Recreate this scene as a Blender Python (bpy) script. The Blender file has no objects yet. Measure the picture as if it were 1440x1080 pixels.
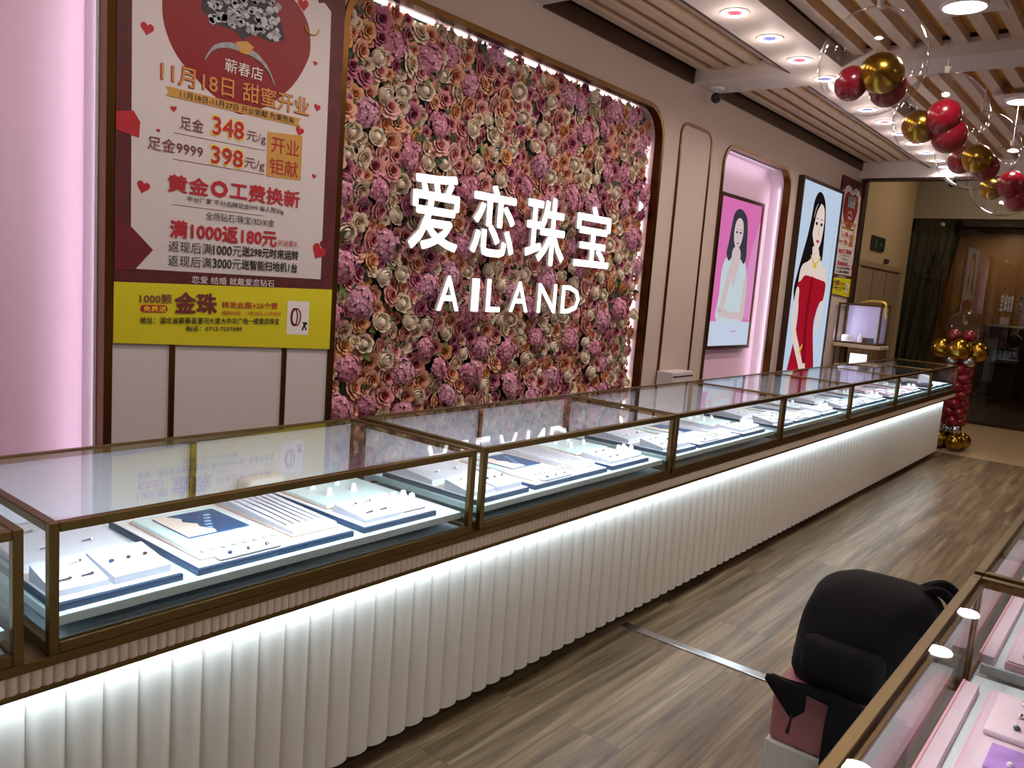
import bpy, bmesh, math, random
from mathutils import Matrix, Vector

random.seed(7)
SC = bpy.context.scene
COL = SC.collection

# ------------------------------------------------------------------ camera, world, exposure
F_PX = 1132.57
cam_d = bpy.data.cameras.new('camera')
cam = bpy.data.objects.new('camera', cam_d)
COL.objects.link(cam)
cam_d.sensor_fit = 'HORIZONTAL'
cam_d.sensor_width = 36.0
cam_d.lens = F_PX / 1440.0 * 36.0
cam_d.clip_start = 0.02
right = Vector((0.77215427, 0.63087088, 0.07602445))
down = Vector((0.14071448, -0.05309099, -0.9886257))
fwd = Vector((-0.61965895, 0.7740693, -0.1297671))
cam.matrix_world = Matrix(((right[0], -down[0], -fwd[0], 0.0), (right[1], -down[1], -fwd[1], 0.0),
                           (right[2], -down[2], -fwd[2], 1.5), (0, 0, 0, 1)))
SC.camera = cam
SC.view_settings.view_transform = 'Standard'
SC.view_settings.look = 'None'
SC.view_settings.gamma = 1.0
SC.view_settings.use_curve_mapping = False
SC.view_settings.exposure = 0.0
SC.cycles.transparent_max_bounces = 24
SC.cycles.max_bounces = 10
SC.cycles.sample_clamp_indirect = 6.0
SC.cycles.caustics_reflective = False
SC.cycles.caustics_refractive = False
wd = bpy.data.worlds.new('world')
SC.world = wd
wd.use_nodes = True
wd.node_tree.nodes['Background'].inputs[0].default_value = (1.0, 0.85, 0.7, 1)
wd.node_tree.nodes['Background'].inputs[1].default_value = 0.03


def area(name, loc, direction, sx, sy, power, color, spread=180, shape='RECTANGLE', parent=None):
    l = bpy.data.lights.new(name, 'AREA')
    l.shape = shape
    l.size = sx
    l.size_y = sy
    l.energy = power
    l.color = color
    l.spread = math.radians(spread)
    o = bpy.data.objects.new(name, l)
    COL.objects.link(o)
    z = -Vector(direction).normalized()
    y = Vector((0, 1, 0)) if abs(z.y) < .9 else Vector((0, 0, 1))
    if name == 'cabinet_strip_light':
        y = Vector((0, 0, 1))
    if name == 'niche_wash_light' and sx > sy:
        y = Vector((0, 0, 1))
        sx, sy = sy, sx
        l.size, l.size_y = sx, sy
    y = (y - z * y.dot(z)).normalized()          # the long side (size_y) keeps to this axis
    x = y.cross(z)
    o.matrix_world = Matrix(((x[0], y[0], z[0], loc[0]), (x[1], y[1], z[1], loc[1]), (x[2], y[2], z[2], loc[2]), (0, 0, 0, 1)))
    return o


def fill_point(name, loc, r, power, color):
    l = bpy.data.lights.new(name, 'POINT')
    l.shadow_soft_size = r
    l.energy = power
    l.color = color
    o = bpy.data.objects.new(name, l)
    COL.objects.link(o)
    o.location = loc
    return o


# ------------------------------------------------------------------ light levels (tuned in one place)
P_DOWN = 2.6        # ring downlight over the counter
P_BIG = 9.0        # large round downlight
P_CASE = 4.2        # strip inside each glass case
P_SKIRT = 14.0      # strip under the counter ledge (whole length)
E_NICHE = 16.0       # emission of niche strips
E_FLOWER = 8.0
P_WALLFILL = 1.35       # unseen point light added below each ring, lifts the upper wall
WARM = (1.0, 0.84, 0.74)
COOL = (0.72, 0.90, 1.0)
# ------------------------------------------------------------------ materials
MATS = {}


def s2l(c):
    return tuple(((v / 255.0) / 12.92 if v / 255.0 <= 0.04045 else (((v / 255.0) + 0.055) / 1.055) ** 2.4) for v in c)


def pm(name, rgb, rough=0.5, metal=0.0, emit=0.0, noise=0.06, nscale=18.0, spec=0.5, bump=0.0, coat=0.0, emit_rgb=None, stretch=None):
    if name in MATS:
        return MATS[name]
    mt = bpy.data.materials.new(name)
    mt.use_nodes = True
    nt = mt.node_tree
    b = nt.nodes['Principled BSDF']
    c = s2l(rgb)
    b.inputs['Roughness'].default_value = rough
    b.inputs['Metallic'].default_value = metal
    b.inputs['Specular IOR Level'].default_value = spec
    b.inputs['Coat Weight'].default_value = coat
    if emit:
        e = s2l(emit_rgb or rgb)
        b.inputs['Emission Color'].default_value = (*e, 1)
        b.inputs['Emission Strength'].default_value = emit
    if noise:
        tc = nt.nodes.new('ShaderNodeTexCoord')
        mp = nt.nodes.new('ShaderNodeMapping')
        if stretch:
            mp.inputs['Scale'].default_value = stretch
        nz = nt.nodes.new('ShaderNodeTexNoise')
        nz.inputs['Scale'].default_value = nscale
        nz.inputs['Detail'].default_value = 3
        mx = nt.nodes.new('ShaderNodeMix')
        mx.data_type = 'RGBA'
        mx.inputs[6].default_value = (*[v * (1 - noise) for v in c], 1)
        mx.inputs[7].default_value = (*[min(1, v * (1 + noise)) for v in c], 1)
        nt.links.new(tc.outputs['Object'], mp.inputs[0])
        nt.links.new(mp.outputs[0], nz.inputs['Vector'])
        nt.links.new(nz.outputs['Fac'], mx.inputs[0])
        nt.links.new(mx.outputs[2], b.inputs['Base Color'])
        if bump:
            bp = nt.nodes.new('ShaderNodeBump')
            bp.inputs['Strength'].default_value = bump
            bp.inputs['Distance'].default_value = 0.004
            nt.links.new(nz.outputs['Fac'], bp.inputs['Height'])
            nt.links.new(bp.outputs[0], b.inputs['Normal'])
    else:
        b.inputs['Base Color'].default_value = (*c, 1)
    MATS[name] = mt
    return mt


def emat(name, rgb, strength):
    if name in MATS:
        return MATS[name]
    mt = bpy.data.materials.new(name)
    mt.use_nodes = True
    nt = mt.node_tree
    nt.nodes.clear()
    out = nt.nodes.new('ShaderNodeOutputMaterial')
    e = nt.nodes.new('ShaderNodeEmission')
    e.inputs[0].default_value = (*s2l(rgb), 1)
    e.inputs[1].default_value = strength
    nt.links.new(e.outputs[0], out.inputs[0])
    MATS[name] = mt
    return mt


def glass(name, ior=1.5, tint=(1, 1, 1), rough=0.0):
    """clear pane: Fresnel mix of straight transmission and mirror reflection"""
    mt = bpy.data.materials.new(name)
    mt.use_nodes = True
    nt = mt.node_tree
    nt.nodes.clear()
    out = nt.nodes.new('ShaderNodeOutputMaterial')
    tr = nt.nodes.new('ShaderNodeBsdfTransparent')
    tr.inputs[0].default_value = (*tint, 1)
    gl = nt.nodes.new('ShaderNodeBsdfGlossy')
    gl.inputs['Roughness'].default_value = rough
    geo = nt.nodes.new('ShaderNodeNewGeometry')
    ma = nt.nodes.new('ShaderNodeMath')
    ma.operation = 'MULTIPLY_ADD'
    ma.inputs[1].default_value = (1.0 / ior) - ior
    ma.inputs[2].default_value = ior
    fr = nt.nodes.new('ShaderNodeFresnel')
    mx = nt.nodes.new('ShaderNodeMixShader')
    nt.links.new(geo.outputs['Backfacing'], ma.inputs[0])
    nt.links.new(ma.outputs[0], fr.inputs['IOR'])
    nt.links.new(fr.outputs[0], mx.inputs[0])
    nt.links.new(tr.outputs[0], mx.inputs[1])
    nt.links.new(gl.outputs[0], mx.inputs[2])
    nt.links.new(mx.outputs[0], out.inputs[0])
    MATS[name] = mt
    return mt


def wood_floor():
    mt = bpy.data.materials.new('wood_plank_floor')
    mt.use_nodes = True
    nt = mt.node_tree
    L = nt.links.new
    b = nt.nodes['Principled BSDF']
    tc = nt.nodes.new('ShaderNodeTexCoord')
    sp = nt.nodes.new('ShaderNodeSeparateXYZ')
    L(tc.outputs['Object'], sp.inputs[0])
    ad = nt.nodes.new('ShaderNodeMath')
    ad.operation = 'ADD'
    ad.inputs[1].default_value = 1.19 + 0.225 * 30
    L(sp.outputs[0], ad.inputs[0])
    ay = nt.nodes.new('ShaderNodeMath')
    ay.operation = 'ADD'
    ay.inputs[1].default_value = 20.3
    L(sp.outputs[1], ay.inputs[0])
    cb = nt.nodes.new('ShaderNodeCombineXYZ')
    L(ay.outputs[0], cb.inputs[0])
    L(ad.outputs[0], cb.inputs[1])
    br = nt.nodes.new('ShaderNodeTexBrick')
    br.inputs['Scale'].default_value = 1.0
    br.inputs['Brick Width'].default_value = 1.25
    br.inputs['Row Height'].default_value = 0.225
    br.inputs['Mortar Size'].default_value = 0.0016
    br.inputs['Mortar Smooth'].default_value = 0.3
    br.inputs['Color1'].default_value = (0, 0, 0, 1)
    br.inputs['Color2'].default_value = (1, 1, 1, 1)
    br.inputs['Mortar'].default_value = (0.5, 0.5, 0.5, 1)
    br.offset = 0.37
    L(cb.outputs[0], br.inputs['Vector'])
    # grain, stretched along the plank and shifted per plank
    mul = nt.nodes.new('ShaderNodeVectorMath')
    mul.operation = 'SCALE'
    mul.inputs['Scale'].default_value = 7.0
    L(br.outputs['Color'], mul.inputs[0])
    va = nt.nodes.new('ShaderNodeVectorMath')
    va.operation = 'ADD'
    L(cb.outputs[0], va.inputs[0])
    L(mul.outputs[0], va.inputs[1])
    mp = nt.nodes.new('ShaderNodeMapping')
    mp.inputs['Scale'].default_value = (0.8, 15.0, 1.0)
    L(va.outputs[0], mp.inputs[0])
    n1 = nt.nodes.new('ShaderNodeTexNoise')
    n1.inputs['Scale'].default_value = 1.5
    n1.inputs['Detail'].default_value = 6
    n1.inputs['Roughness'].default_value = 0.62
    n1.inputs['Distortion'].default_value = 0.5
    L(mp.outputs[0], n1.inputs['Vector'])
    mp2 = nt.nodes.new('ShaderNodeMapping')
    mp2.inputs['Scale'].default_value = (4.0, 60.0, 1.0)
    L(va.outputs[0], mp2.inputs[0])
    n2 = nt.nodes.new('ShaderNodeTexNoise')
    n2.inputs['Scale'].default_value = 1.0
    n2.inputs['Detail'].default_value = 3
    L(mp2.outputs[0], n2.inputs['Vector'])
    rp = nt.nodes.new('ShaderNodeValToRGB')
    cr = rp.color_ramp
    cr.elements[0].position = 0.30
    cr.elements[0].color = (*s2l((72, 54, 36)), 1)
    cr.elements[1].position = 0.70
    cr.elements[1].color = (*s2l((160, 143, 118)), 1)
    e = cr.elements.new(0.45)
    e.color = (*s2l((110, 89, 64)), 1)
    e = cr.elements.new(0.58)
    e.color = (*s2l((135, 114, 86)), 1)
    L(n1.outputs['Fac'], rp.inputs[0])
    mx = nt.nodes.new('ShaderNodeMix')
    mx.data_type = 'RGBA'
    mx.blend_type = 'MULTIPLY'
    mx.inputs[0].default_value = 0.35
    L(rp.outputs[0], mx.inputs[6])
    rp2 = nt.nodes.new('ShaderNodeValToRGB')
    rp2.color_ramp.elements[0].position = 0.3
    rp2.color_ramp.elements[0].color = (0.45, 0.42, 0.4, 1)
    rp2.color_ramp.elements[1].position = 0.6
    L(n2.outputs['Fac'], rp2.inputs[0])
    L(rp2.outputs[0], mx.inputs[7])
    # plank to plank tone
    mt2 = nt.nodes.new('ShaderNodeMix')
    mt2.data_type = 'RGBA'
    mt2.blend_type = 'MULTIPLY'
    mt2.inputs[0].default_value = 1.0
    rp3 = nt.nodes.new('ShaderNodeValToRGB')
    rp3.color_ramp.elements[0].color = (0.78, 0.76, 0.74, 1)
    rp3.color_ramp.elements[1].color = (1, 1, 1, 1)
    L(br.outputs['Color'], rp3.inputs[0])
    L(mx.outputs[2], mt2.inputs[6])
    L(rp3.outputs[0], mt2.inputs[7])
    ms = nt.nodes.new('ShaderNodeMix')
    ms.data_type = 'RGBA'
    L(br.outputs['Fac'], ms.inputs[0])
    L(mt2.outputs[2], ms.inputs[6])
    ms.inputs[7].default_value = (*s2l((62, 52, 44)), 1)
    L(ms.outputs[2], b.inputs['Base Color'])
    b.inputs['Roughness'].default_value = 0.36
    bp = nt.nodes.new('ShaderNodeBump')
    bp.inputs['Strength'].default_value = 0.12
    bp.inputs['Distance'].default_value = 0.003
    L(n2.outputs['Fac'], bp.inputs['Height'])
    L(bp.outputs[0], b.inputs['Normal'])
    return mt


M_GLASS = glass('clear_glass', 1.62)
M_SIDE = glass('clear_glass_side', 1.45)
M_BUBBLE = glass('clear_balloon_film', 1.35)
M_WALL = pm('pinkish_beige_paint', (200, 180, 170), 0.75, noise=0.03, nscale=3)
M_WHITEPAINT = pm('white_ceiling_paint', (214, 204, 200), 0.65, noise=0.02)
M_PINK = pm('pink_niche_paint', (236, 200, 222), 0.6, noise=0.02)
M_PALE = pm('pale_reveal_paint', (232, 216, 228), 0.5, noise=0.02)
M_GOLD = pm('brushed_brass', (104, 72, 36), 0.28, 1.0, noise=0.12, nscale=9)
M_BRONZE = pm('bronze_case_metal', (114, 92, 56), 0.40, 1.0, noise=0.10, nscale=7)
M_DARK = pm('dark_bronze', (74, 54, 38), 0.4, 0.7, noise=0.08)
M_SKIRT = pm('white_fluted_lacquer', (236, 230, 222), 0.38, noise=0.02)
M_BAND = pm('ivory_reeded_band', (226, 208, 192), 0.45, noise=0.03)
M_TOE = pm('dark_brown_toe_kick', (58, 42, 30), 0.5, noise=0.1)
M_WHITE = pm('white_leatherette', (236, 234, 238), 0.55, noise=0.03, nscale=60)
M_GREYPAD = pm('pale_grey_velvet', (206, 208, 220), 0.8, noise=0.06, nscale=90)
M_AQUA = pm('pale_aqua_acrylic', (212, 236, 236), 0.25, noise=0.03)
M_DOOR = pm('frosted_lilac_white_door', (232, 228, 238), 0.4, noise=0.02)
M_NAVY = pm('navy_tray_edge', (32, 58, 92), 0.45, noise=0.05)
M_BEIGE = pm('beige_pad_edge', (206, 184, 172), 0.6, noise=0.04)
M_CASEFLOOR = pm('grey_blue_case_floor', (186, 198, 206), 0.25, noise=0.04)
M_CHROME = pm('polished_silver', (225, 225, 230), 0.12, 1.0, noise=0)
M_PEARL = pm('cream_pearl', (240, 228, 205), 0.25, noise=0)
M_BLACK = pm('black_plastic', (22, 21, 22), 0.35, noise=0)
M_LEDW = emat('white_led', (255, 250, 252), 9.0)
M_LEDSIGN = emat('sign_face_white', (255, 255, 255), 2.2)


# ------------------------------------------------------------------ mesh builder
LOC = {}


def cat_rom(pts, n=6, closed=True):
    out = []
    N = len(pts)
    rng = range(N) if closed else range(N - 1)
    for i in rng:
        if closed:
            p0, p1, p2, p3 = pts[(i - 1) % N], pts[i], pts[(i + 1) % N], pts[(i + 2) % N]
        else:
            p0, p1, p2, p3 = pts[max(i - 1, 0)], pts[i], pts[i + 1], pts[min(i + 2, N - 1)]
        for k in range(n):
            t = k / n
            out.append(tuple(0.5 * ((2 * b) + (-a + c) * t + (2 * a - 5 * b + 4 * c - d) * t * t + (-a + 3 * b - 3 * c + d) * t ** 3)
                             for a, b, c, d in zip(p0, p1, p2, p3)))
    if not closed:
        out.append(tuple(pts[-1]))
    return out


class MB:
    def __init__(self):
        self.v, self.f, self.m = [], [], []

    def add(self, vs, fs, mat=0):
        o = len(self.v)
        self.v += [tuple(p) for p in vs]
        self.f += [tuple(i + o for i in f) for f in fs]
        self.m += [mat] * len(fs)
        return self

    def box(self, a, b, mat=0):
        x0, x1 = sorted((a[0], b[0])); y0, y1 = sorted((a[1], b[1])); z0, z1 = sorted((a[2], b[2]))
        vs = [(x0, y0, z0), (x1, y0, z0), (x1, y1, z0), (x0, y1, z0), (x0, y0, z1), (x1, y0, z1), (x1, y1, z1), (x0, y1, z1)]
        return self.add(vs, [(0, 3, 2, 1), (4, 5, 6, 7), (0, 1, 5, 4), (1, 2, 6, 5), (2, 3, 7, 6), (3, 0, 4, 7)], mat)

    def rbox(self, a, b, r=0.004, mat=0):
        """box with a small chamfer on every edge"""
        lo = [min(p, q) for p, q in zip(a, b)]
        hi = [max(p, q) for p, q in zip(a, b)]
        r = min(r, min(h - l for l, h in zip(lo, hi)) * 0.45)
        bm = bmesh.new()
        bmesh.ops.create_cube(bm, size=1.0)
        for v in bm.verts:
            v.co = Vector([l + (c + 0.5) * (h - l) for l, h, c in zip(lo, hi, v.co)])
        bmesh.ops.bevel(bm, geom=list(bm.edges), offset=r, segments=2, profile=0.5, affect='EDGES')
        bm.verts.ensure_lookup_table()
        self.add([v.co for v in bm.verts], [[v.index for v in f.verts] for f in bm.faces], mat)
        bm.free()
        return self

    def tube(self, pts, r, n=8, mat=0, cap=True):
        P = [Vector(p) for p in pts]
        rs = r if isinstance(r, (list, tuple)) else [r] * len(P)
        vs, fs = [], []
        up = None
        for i, p in enumerate(P):
            t = (P[min(i + 1, len(P) - 1)] - P[max(i - 1, 0)]).normalized()
            if up is None:
                up = Vector((0, 0, 1)) if abs(t.z) < 0.9 else Vector((1, 0, 0))
            u = t.cross(up)
            if u.length < 1e-5:
                u = t.orthogonal()
            u.normalize()
            w = u.cross(t).normalized()
            up = w
            for k in range(n):
                a = 2 * math.pi * k / n
                vs.append(p + (u * math.cos(a) + w * math.sin(a)) * rs[i])
        for i in range(len(P) - 1):
            for k in range(n):
                fs.append((i * n + k, i * n + (k + 1) % n, (i + 1) * n + (k + 1) % n, (i + 1) * n + k))
        if cap:
            fs.append(tuple(reversed(range(n))))
            fs.append(tuple((len(P) - 1) * n + k for k in range(n)))
        return self.add(vs, fs, mat)

    def lathe(self, c, prof, n=20, mat=0, axis='z'):
        vs, fs = [], []
        for (r, z) in prof:
            for k in range(n):
                a = 2 * math.pi * k / n
                p = (r * math.cos(a), r * math.sin(a), z)
                if axis == 'x':
                    p = (p[2], p[0], p[1])
                if axis == 'y':
                    p = (p[0], p[2], p[1])
                vs.append((c[0] + p[0], c[1] + p[1], c[2] + p[2]))
        for i in range(len(prof) - 1):
            for k in range(n):
                fs.append((i * n + k, i * n + (k + 1) % n, (i + 1) * n + (k + 1) % n, (i + 1) * n + k))
        return self.add(vs, fs, mat)

    def ball(self, c, r, mat=0, n=16, k=1.0, axis=(0, 0, 1)):
        """balloon or ball; k>1 draws it out along axis"""
        q = Vector((0, 0, 1)).rotation_difference(Vector(axis).normalized())
        vs, fs = [], []
        R = n // 2
        for i in range(1, R):
            th = math.pi * i / R
            for j in range(n):
                a = 2 * math.pi * j / n
                vs.append(Vector(c) + q @ Vector((r * math.sin(th) * math.cos(a), r * math.sin(th) * math.sin(a), r * k * math.cos(th))))
        top = len(vs); vs.append(Vector(c) + q @ Vector((0, 0, r * k)))
        bot = len(vs); vs.append(Vector(c) + q @ Vector((0, 0, -r * k)))
        for i in range(R - 2):
            for j in range(n):
                fs.append((i * n + j, (i + 1) * n + j, (i + 1) * n + (j + 1) % n, i * n + (j + 1) % n))
        for j in range(n):
            fs.append((top, j, (j + 1) % n))
            fs.append((bot, (R - 2) * n + (j + 1) % n, (R - 2) * n + j))
        return self.add(vs, fs, mat)

    def prism(self, pts, d, mat=0):
        """closed outline (list of 3d points, counter-clockwise seen from the front) pushed back by -d"""
        n = len(pts)
        P = [Vector(p) for p in pts]
        Q = [p - Vector(d) for p in P]
        fs = [tuple(range(n)), tuple(reversed(range(n, 2 * n)))]
        for i in range(n):
            j = (i + 1) % n
            fs.append((i, n + i, n + j, j))
        return self.add(P + Q, fs, mat)

    def flat(self, yz, x, mat=0, th=0.0008):
        """thin printed shape on a plane x = const facing +x"""
        area2 = sum(a[0] * b[1] - b[0] * a[1] for a, b in zip(yz, yz[1:] + yz[:1]))
        if area2 < 0:
            yz = yz[::-1]
        return self.prism([(x, y, z) for y, z in yz], (th, 0, 0), mat)

    def ring(self, outer, inner, x0, x1, mat=0):
        """frame between two equally long outlines (y,z), from x0 to x1"""
        n = len(outer)
        vs = [(x1, *p) for p in outer] + [(x1, *p) for p in inner] + [(x0, *p) for p in outer] + [(x0, *p) for p in inner]
        fs = []
        for i in range(n):
            j = (i + 1) % n
            fs += [(i, j, n + j, n + i), (2 * n + j, 2 * n + i, 3 * n + i, 3 * n + j), (i, 2 * n + i, 2 * n + j, j), (n + j, 3 * n + j, 3 * n + i, n + i)]
        return self.add(vs, fs, mat)

    def build(self, name, mats, parent=None, smooth=False, angle=40):
        me = bpy.data.meshes.new(name)
        off = Vector(LOC.get(parent.name, (0, 0, 0))) if parent else Vector((0, 0, 0))
        me.from_pydata([tuple(Vector(p) - off) for p in self.v], [], self.f)
        if not isinstance(mats, (list, tuple)):
            mats = [mats]
        for mt in mats:
            me.materials.append(mt)
        if len(mats) > 1:
            me.polygons.foreach_set('material_index', self.m)
        if smooth:
            me.polygons.foreach_set('use_smooth', [True] * len(me.polygons))
            try:
                me.set_sharp_from_angle(angle=math.radians(angle))
            except Exception:
                pass
        me.update()
        o = bpy.data.objects.new(name, me)
        COL.objects.link(o)
        if parent:
            o.parent = parent
            LOC[o.name] = tuple(off)
        return o


def rrect(y0, y1, z0, z1, r, n=8, rb=None):
    rb = r if rb is None else rb
    pts = []
    for (cy, cz, a0, rr) in ((y1 - r, z1 - r, 0, r), (y0 + r, z1 - r, 90, r), (y0 + rb, z0 + rb, 180, rb), (y1 - rb, z0 + rb, 270, rb)):
        for k in range(n + 1):
            a = math.radians(a0 + 90 * k / n)
            pts.append((cy + rr * math.cos(a), cz + rr * math.sin(a)))
    return pts


def tag(o, label=None, cat=None, group=None, kind=None):
    if label:
        o['label'] = label
    if cat:
        o['category'] = cat
    if group:
        o['group'] = group
    if kind:
        o['kind'] = kind
    return o


def thing(name, label, cat, loc, group=None):
    o = bpy.data.objects.new(name, None)
    COL.objects.link(o)
    o.location = loc
    o.empty_display_size = 0.1
    LOC[o.name] = tuple(loc)
    return tag(o, label, cat, group)


def struct(mb, name, mats, parent=None, smooth=False):
    o = mb.build(name, mats, parent, smooth)
    if parent is None:
        o['kind'] = 'structure'
    return o


def txt(mb, body, y0, y1, zc, h, x, mat=0, bold=0.0, fit_h=True, depth=0.0):
    """write a line of text on a plane facing +x, from y0 to y1, centred at height zc"""
    c = bpy.data.curves.new('line', 'FONT')
    c.body = body
    c.size = 1.0
    c.resolution_u = 2
    c.extrude = 0.5 if depth else 0.0
    o = bpy.data.objects.new('line', c)
    COL.objects.link(o)
    bpy.context.view_layer.update()
    me = bpy.data.meshes.new_from_object(o.evaluated_get(bpy.context.evaluated_depsgraph_get()))
    co = [v.co for v in me.vertices]
    ux0, ux1 = min(p.x for p in co), max(p.x for p in co)
    uy0, uy1 = min(p.y for p in co), max(p.y for p in co)
    sy = (y1 - y0) / (ux1 - ux0)
    sz = h / (uy1 - uy0)
    d = bold * h * .8
    kx = (y1 - y0 - 2 * d) / (y1 - y0)
    kz = (h - 2 * d) / h
    for i, (dy, dz) in enumerate(((0, 0), (d, 0), (-d, 0), (0, d), (0, -d), (.7 * d, .7 * d), (-.7 * d, .7 * d), (.7 * d, -.7 * d), (-.7 * d, -.7 * d)) if bold else ((0, 0),)):
        vs = [(x + p.z * depth - i * .00002, (y0 + y1) / 2 + (p.x - (ux0 + ux1) / 2) * sy * kx + dy, zc + (p.y - (uy0 + uy1) / 2) * sz * kz + dz) for p in co]
        mb.add(vs, [tuple(p.vertices) for p in me.polygons], mat)
    bpy.data.objects.remove(o)
    bpy.data.meshes.remove(me)
    bpy.data.curves.remove(c)


ORD = ['first', 'second', 'third', 'fourth', 'fifth', 'sixth', 'seventh', 'eighth', 'ninth', 'tenth', 'eleventh', 'twelfth',
       'thirteenth', 'fourteenth', 'fifteenth', 'sixteenth', 'seventeenth', 'eighteenth', 'nineteenth', 'twentieth']
XW = -2.95
# ================================================================== STRUCTURE
Y_END = 9.80
b = MB().box((-3.25, -3.0, -0.06), (3.3, 9.57, 0))
struct(b, 'floor', wood_floor())
b = MB().box((-3.25, 9.57, -0.06), (5.0, 12.62, -0.001))
struct(b, 'floor_hall', pm('tan_hall_tile', (176, 150, 120), 0.25, noise=0.06, nscale=2))
b = MB().box((-4.2, 12.62, -0.06), (5.0, 18.6, -0.001))
struct(b, 'floor_lobby', pm('dark_brown_lobby_floor', (70, 50, 36), 0.2, noise=0.1, nscale=2))
# metal threshold strip in the floor
tag(MB().rbox((-1.70, 3.035, 0), (3.2, 3.085, 0.006), 0.002).build('trim_threshold', pm('brushed_aluminium', (205, 205, 208), 0.22, 1.0, noise=0.05, stretch=(1, 40, 1))), kind='structure')

# ---- left wall with its three openings
NICHE1 = (-0.40, 1.322, 0.15, 2.80, 0.15)
FLOWER = (2.345, 5.150, 0.15, 2.735, 0.20)
NICHE2 = (6.185, 7.615, 0.15, 2.69, 0.16)


def holed_wall(name, y0, y1, z0, z1, holes, x0, x1, mat):
    c = bpy.data.curves.new('w', 'CURVE')
    c.dimensions = '2D'
    c.fill_mode = 'BOTH'
    c.extrude = abs(x1 - x0) / 2
    for pts in [[(y0, z0), (y1, z0), (y1, z1), (y0, z1)]] + holes:  # extra point light hung in the air, brightens upper wall and ceiling
        s = c.splines.new('POLY')
        s.points.add(len(pts) - 1)
        for q, p in zip(s.points, pts):
            q.co = (p[0], p[1], 0, 1)
        s.use_cyclic_u = True
    o = bpy.data.objects.new('w', c)
    COL.objects.link(o)
    bpy.context.view_layer.update()
    me = bpy.data.meshes.new_from_object(o.evaluated_get(bpy.context.evaluated_depsgraph_get()))
    mb = MB()
    mb.add([((x0 + x1) / 2 + v.co.z, v.co.x, v.co.y) for v in me.vertices], [tuple(p.vertices) for p in me.polygons])
    bpy.data.objects.remove(o)
    bpy.data.curves.remove(c)
    return struct(mb, name, mat)


holed_wall('wall_left', -3.0, 9.88, 0, 3.30, [rrect(*NICHE1), rrect(*FLOWER), rrect(*NICHE2)], -3.0, XW, M_WALL)


def grow(t, d):
    return (t[0] - d, t[1] + d, t[2] - d, t[3] + d, max(0.01, t[4] + d))


def gold_frame(name, t, w, x0=-2.995, x1=-2.935):
    return struct(MB().ring(rrect(*grow(t, w)), rrect(*grow(t, -0.004)), x0, x1), name, M_GOLD, smooth=True)


gold_frame('trim_1', NICHE1, 0.026)
gold_frame('trim_2', FLOWER, 0.026)
gold_frame('trim_3', NICHE2, 0.024)
# linings and backs of the recesses
for nm, t, xb, mback, mlin in (('wall_niche_poster_end', NICHE1, -3.125, M_PINK, M_PALE), ('wall_niche_flowers', FLOWER, -3.10, pm('dark_green_backing', (46, 60, 40), 0.9), M_PALE),
                               ('wall_niche_portrait', NICHE2, -3.125, M_PINK, M_PALE)):
    mb = MB()
    mb.ring(rrect(*grow(t, 0.03)), rrect(*grow(t, 0.002)), xb, -2.997, 1)
    o = rrect(*grow(t, 0.03))
    mb.prism([(xb, y, z) for y, z in o], (0.02, 0, 0), 0)
    struct(mb, nm, [mback, mlin])
# plain gold outline of the narrow raised panel
NARROW = (5.42, 5.935, 0.15, 2.735, 0.10)
struct(MB().ring(rrect(*NARROW), rrect(*grow(NARROW, -0.02)), -2.951, -2.938), 'trim_4', M_GOLD, smooth=True)
struct(MB().prism([(-2.945, y, z) for y, z in rrect(*grow(NARROW, -0.0205))], (.006, 0, 0)), 'wall_panel_narrow', M_WALL)
struct(MB().rbox((-2.951, 1.352, .101), (-2.9435, 2.318, 3.0), .001), 'wall_panel_poster', pm('cool_white_panel', (216, 208, 210), .6, noise=.02))
for i, y in enumerate((1.577, 2.084)):
    struct(MB().rbox((-2.951, y - 0.011, 0.1), (-2.935, y + 0.011, 3.0), 0.003), 'trim_%d' % (5 + i), M_GOLD)
struct(MB().rbox((-2.953, -3, 0), (-2.938, 9.85, 0.10), 0.003), 'baseboard_left', M_GOLD)
# corner post and end trim of the shop front
struct(MB().rbox((-2.99, 9.82, 0), (-2.90, 9.93, 3.02), 0.004), 'trim_corner_post', M_DARK)

# ---- other walls of the shop
struct(MB().box((3.2, -3, 0), (3.3, 9.8, 3.3)), 'wall_right', M_WALL)
struct(MB().box((-3.0, -3.1, 0), (3.3, -3.0, 3.3)), 'wall_back', M_WALL)

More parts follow.
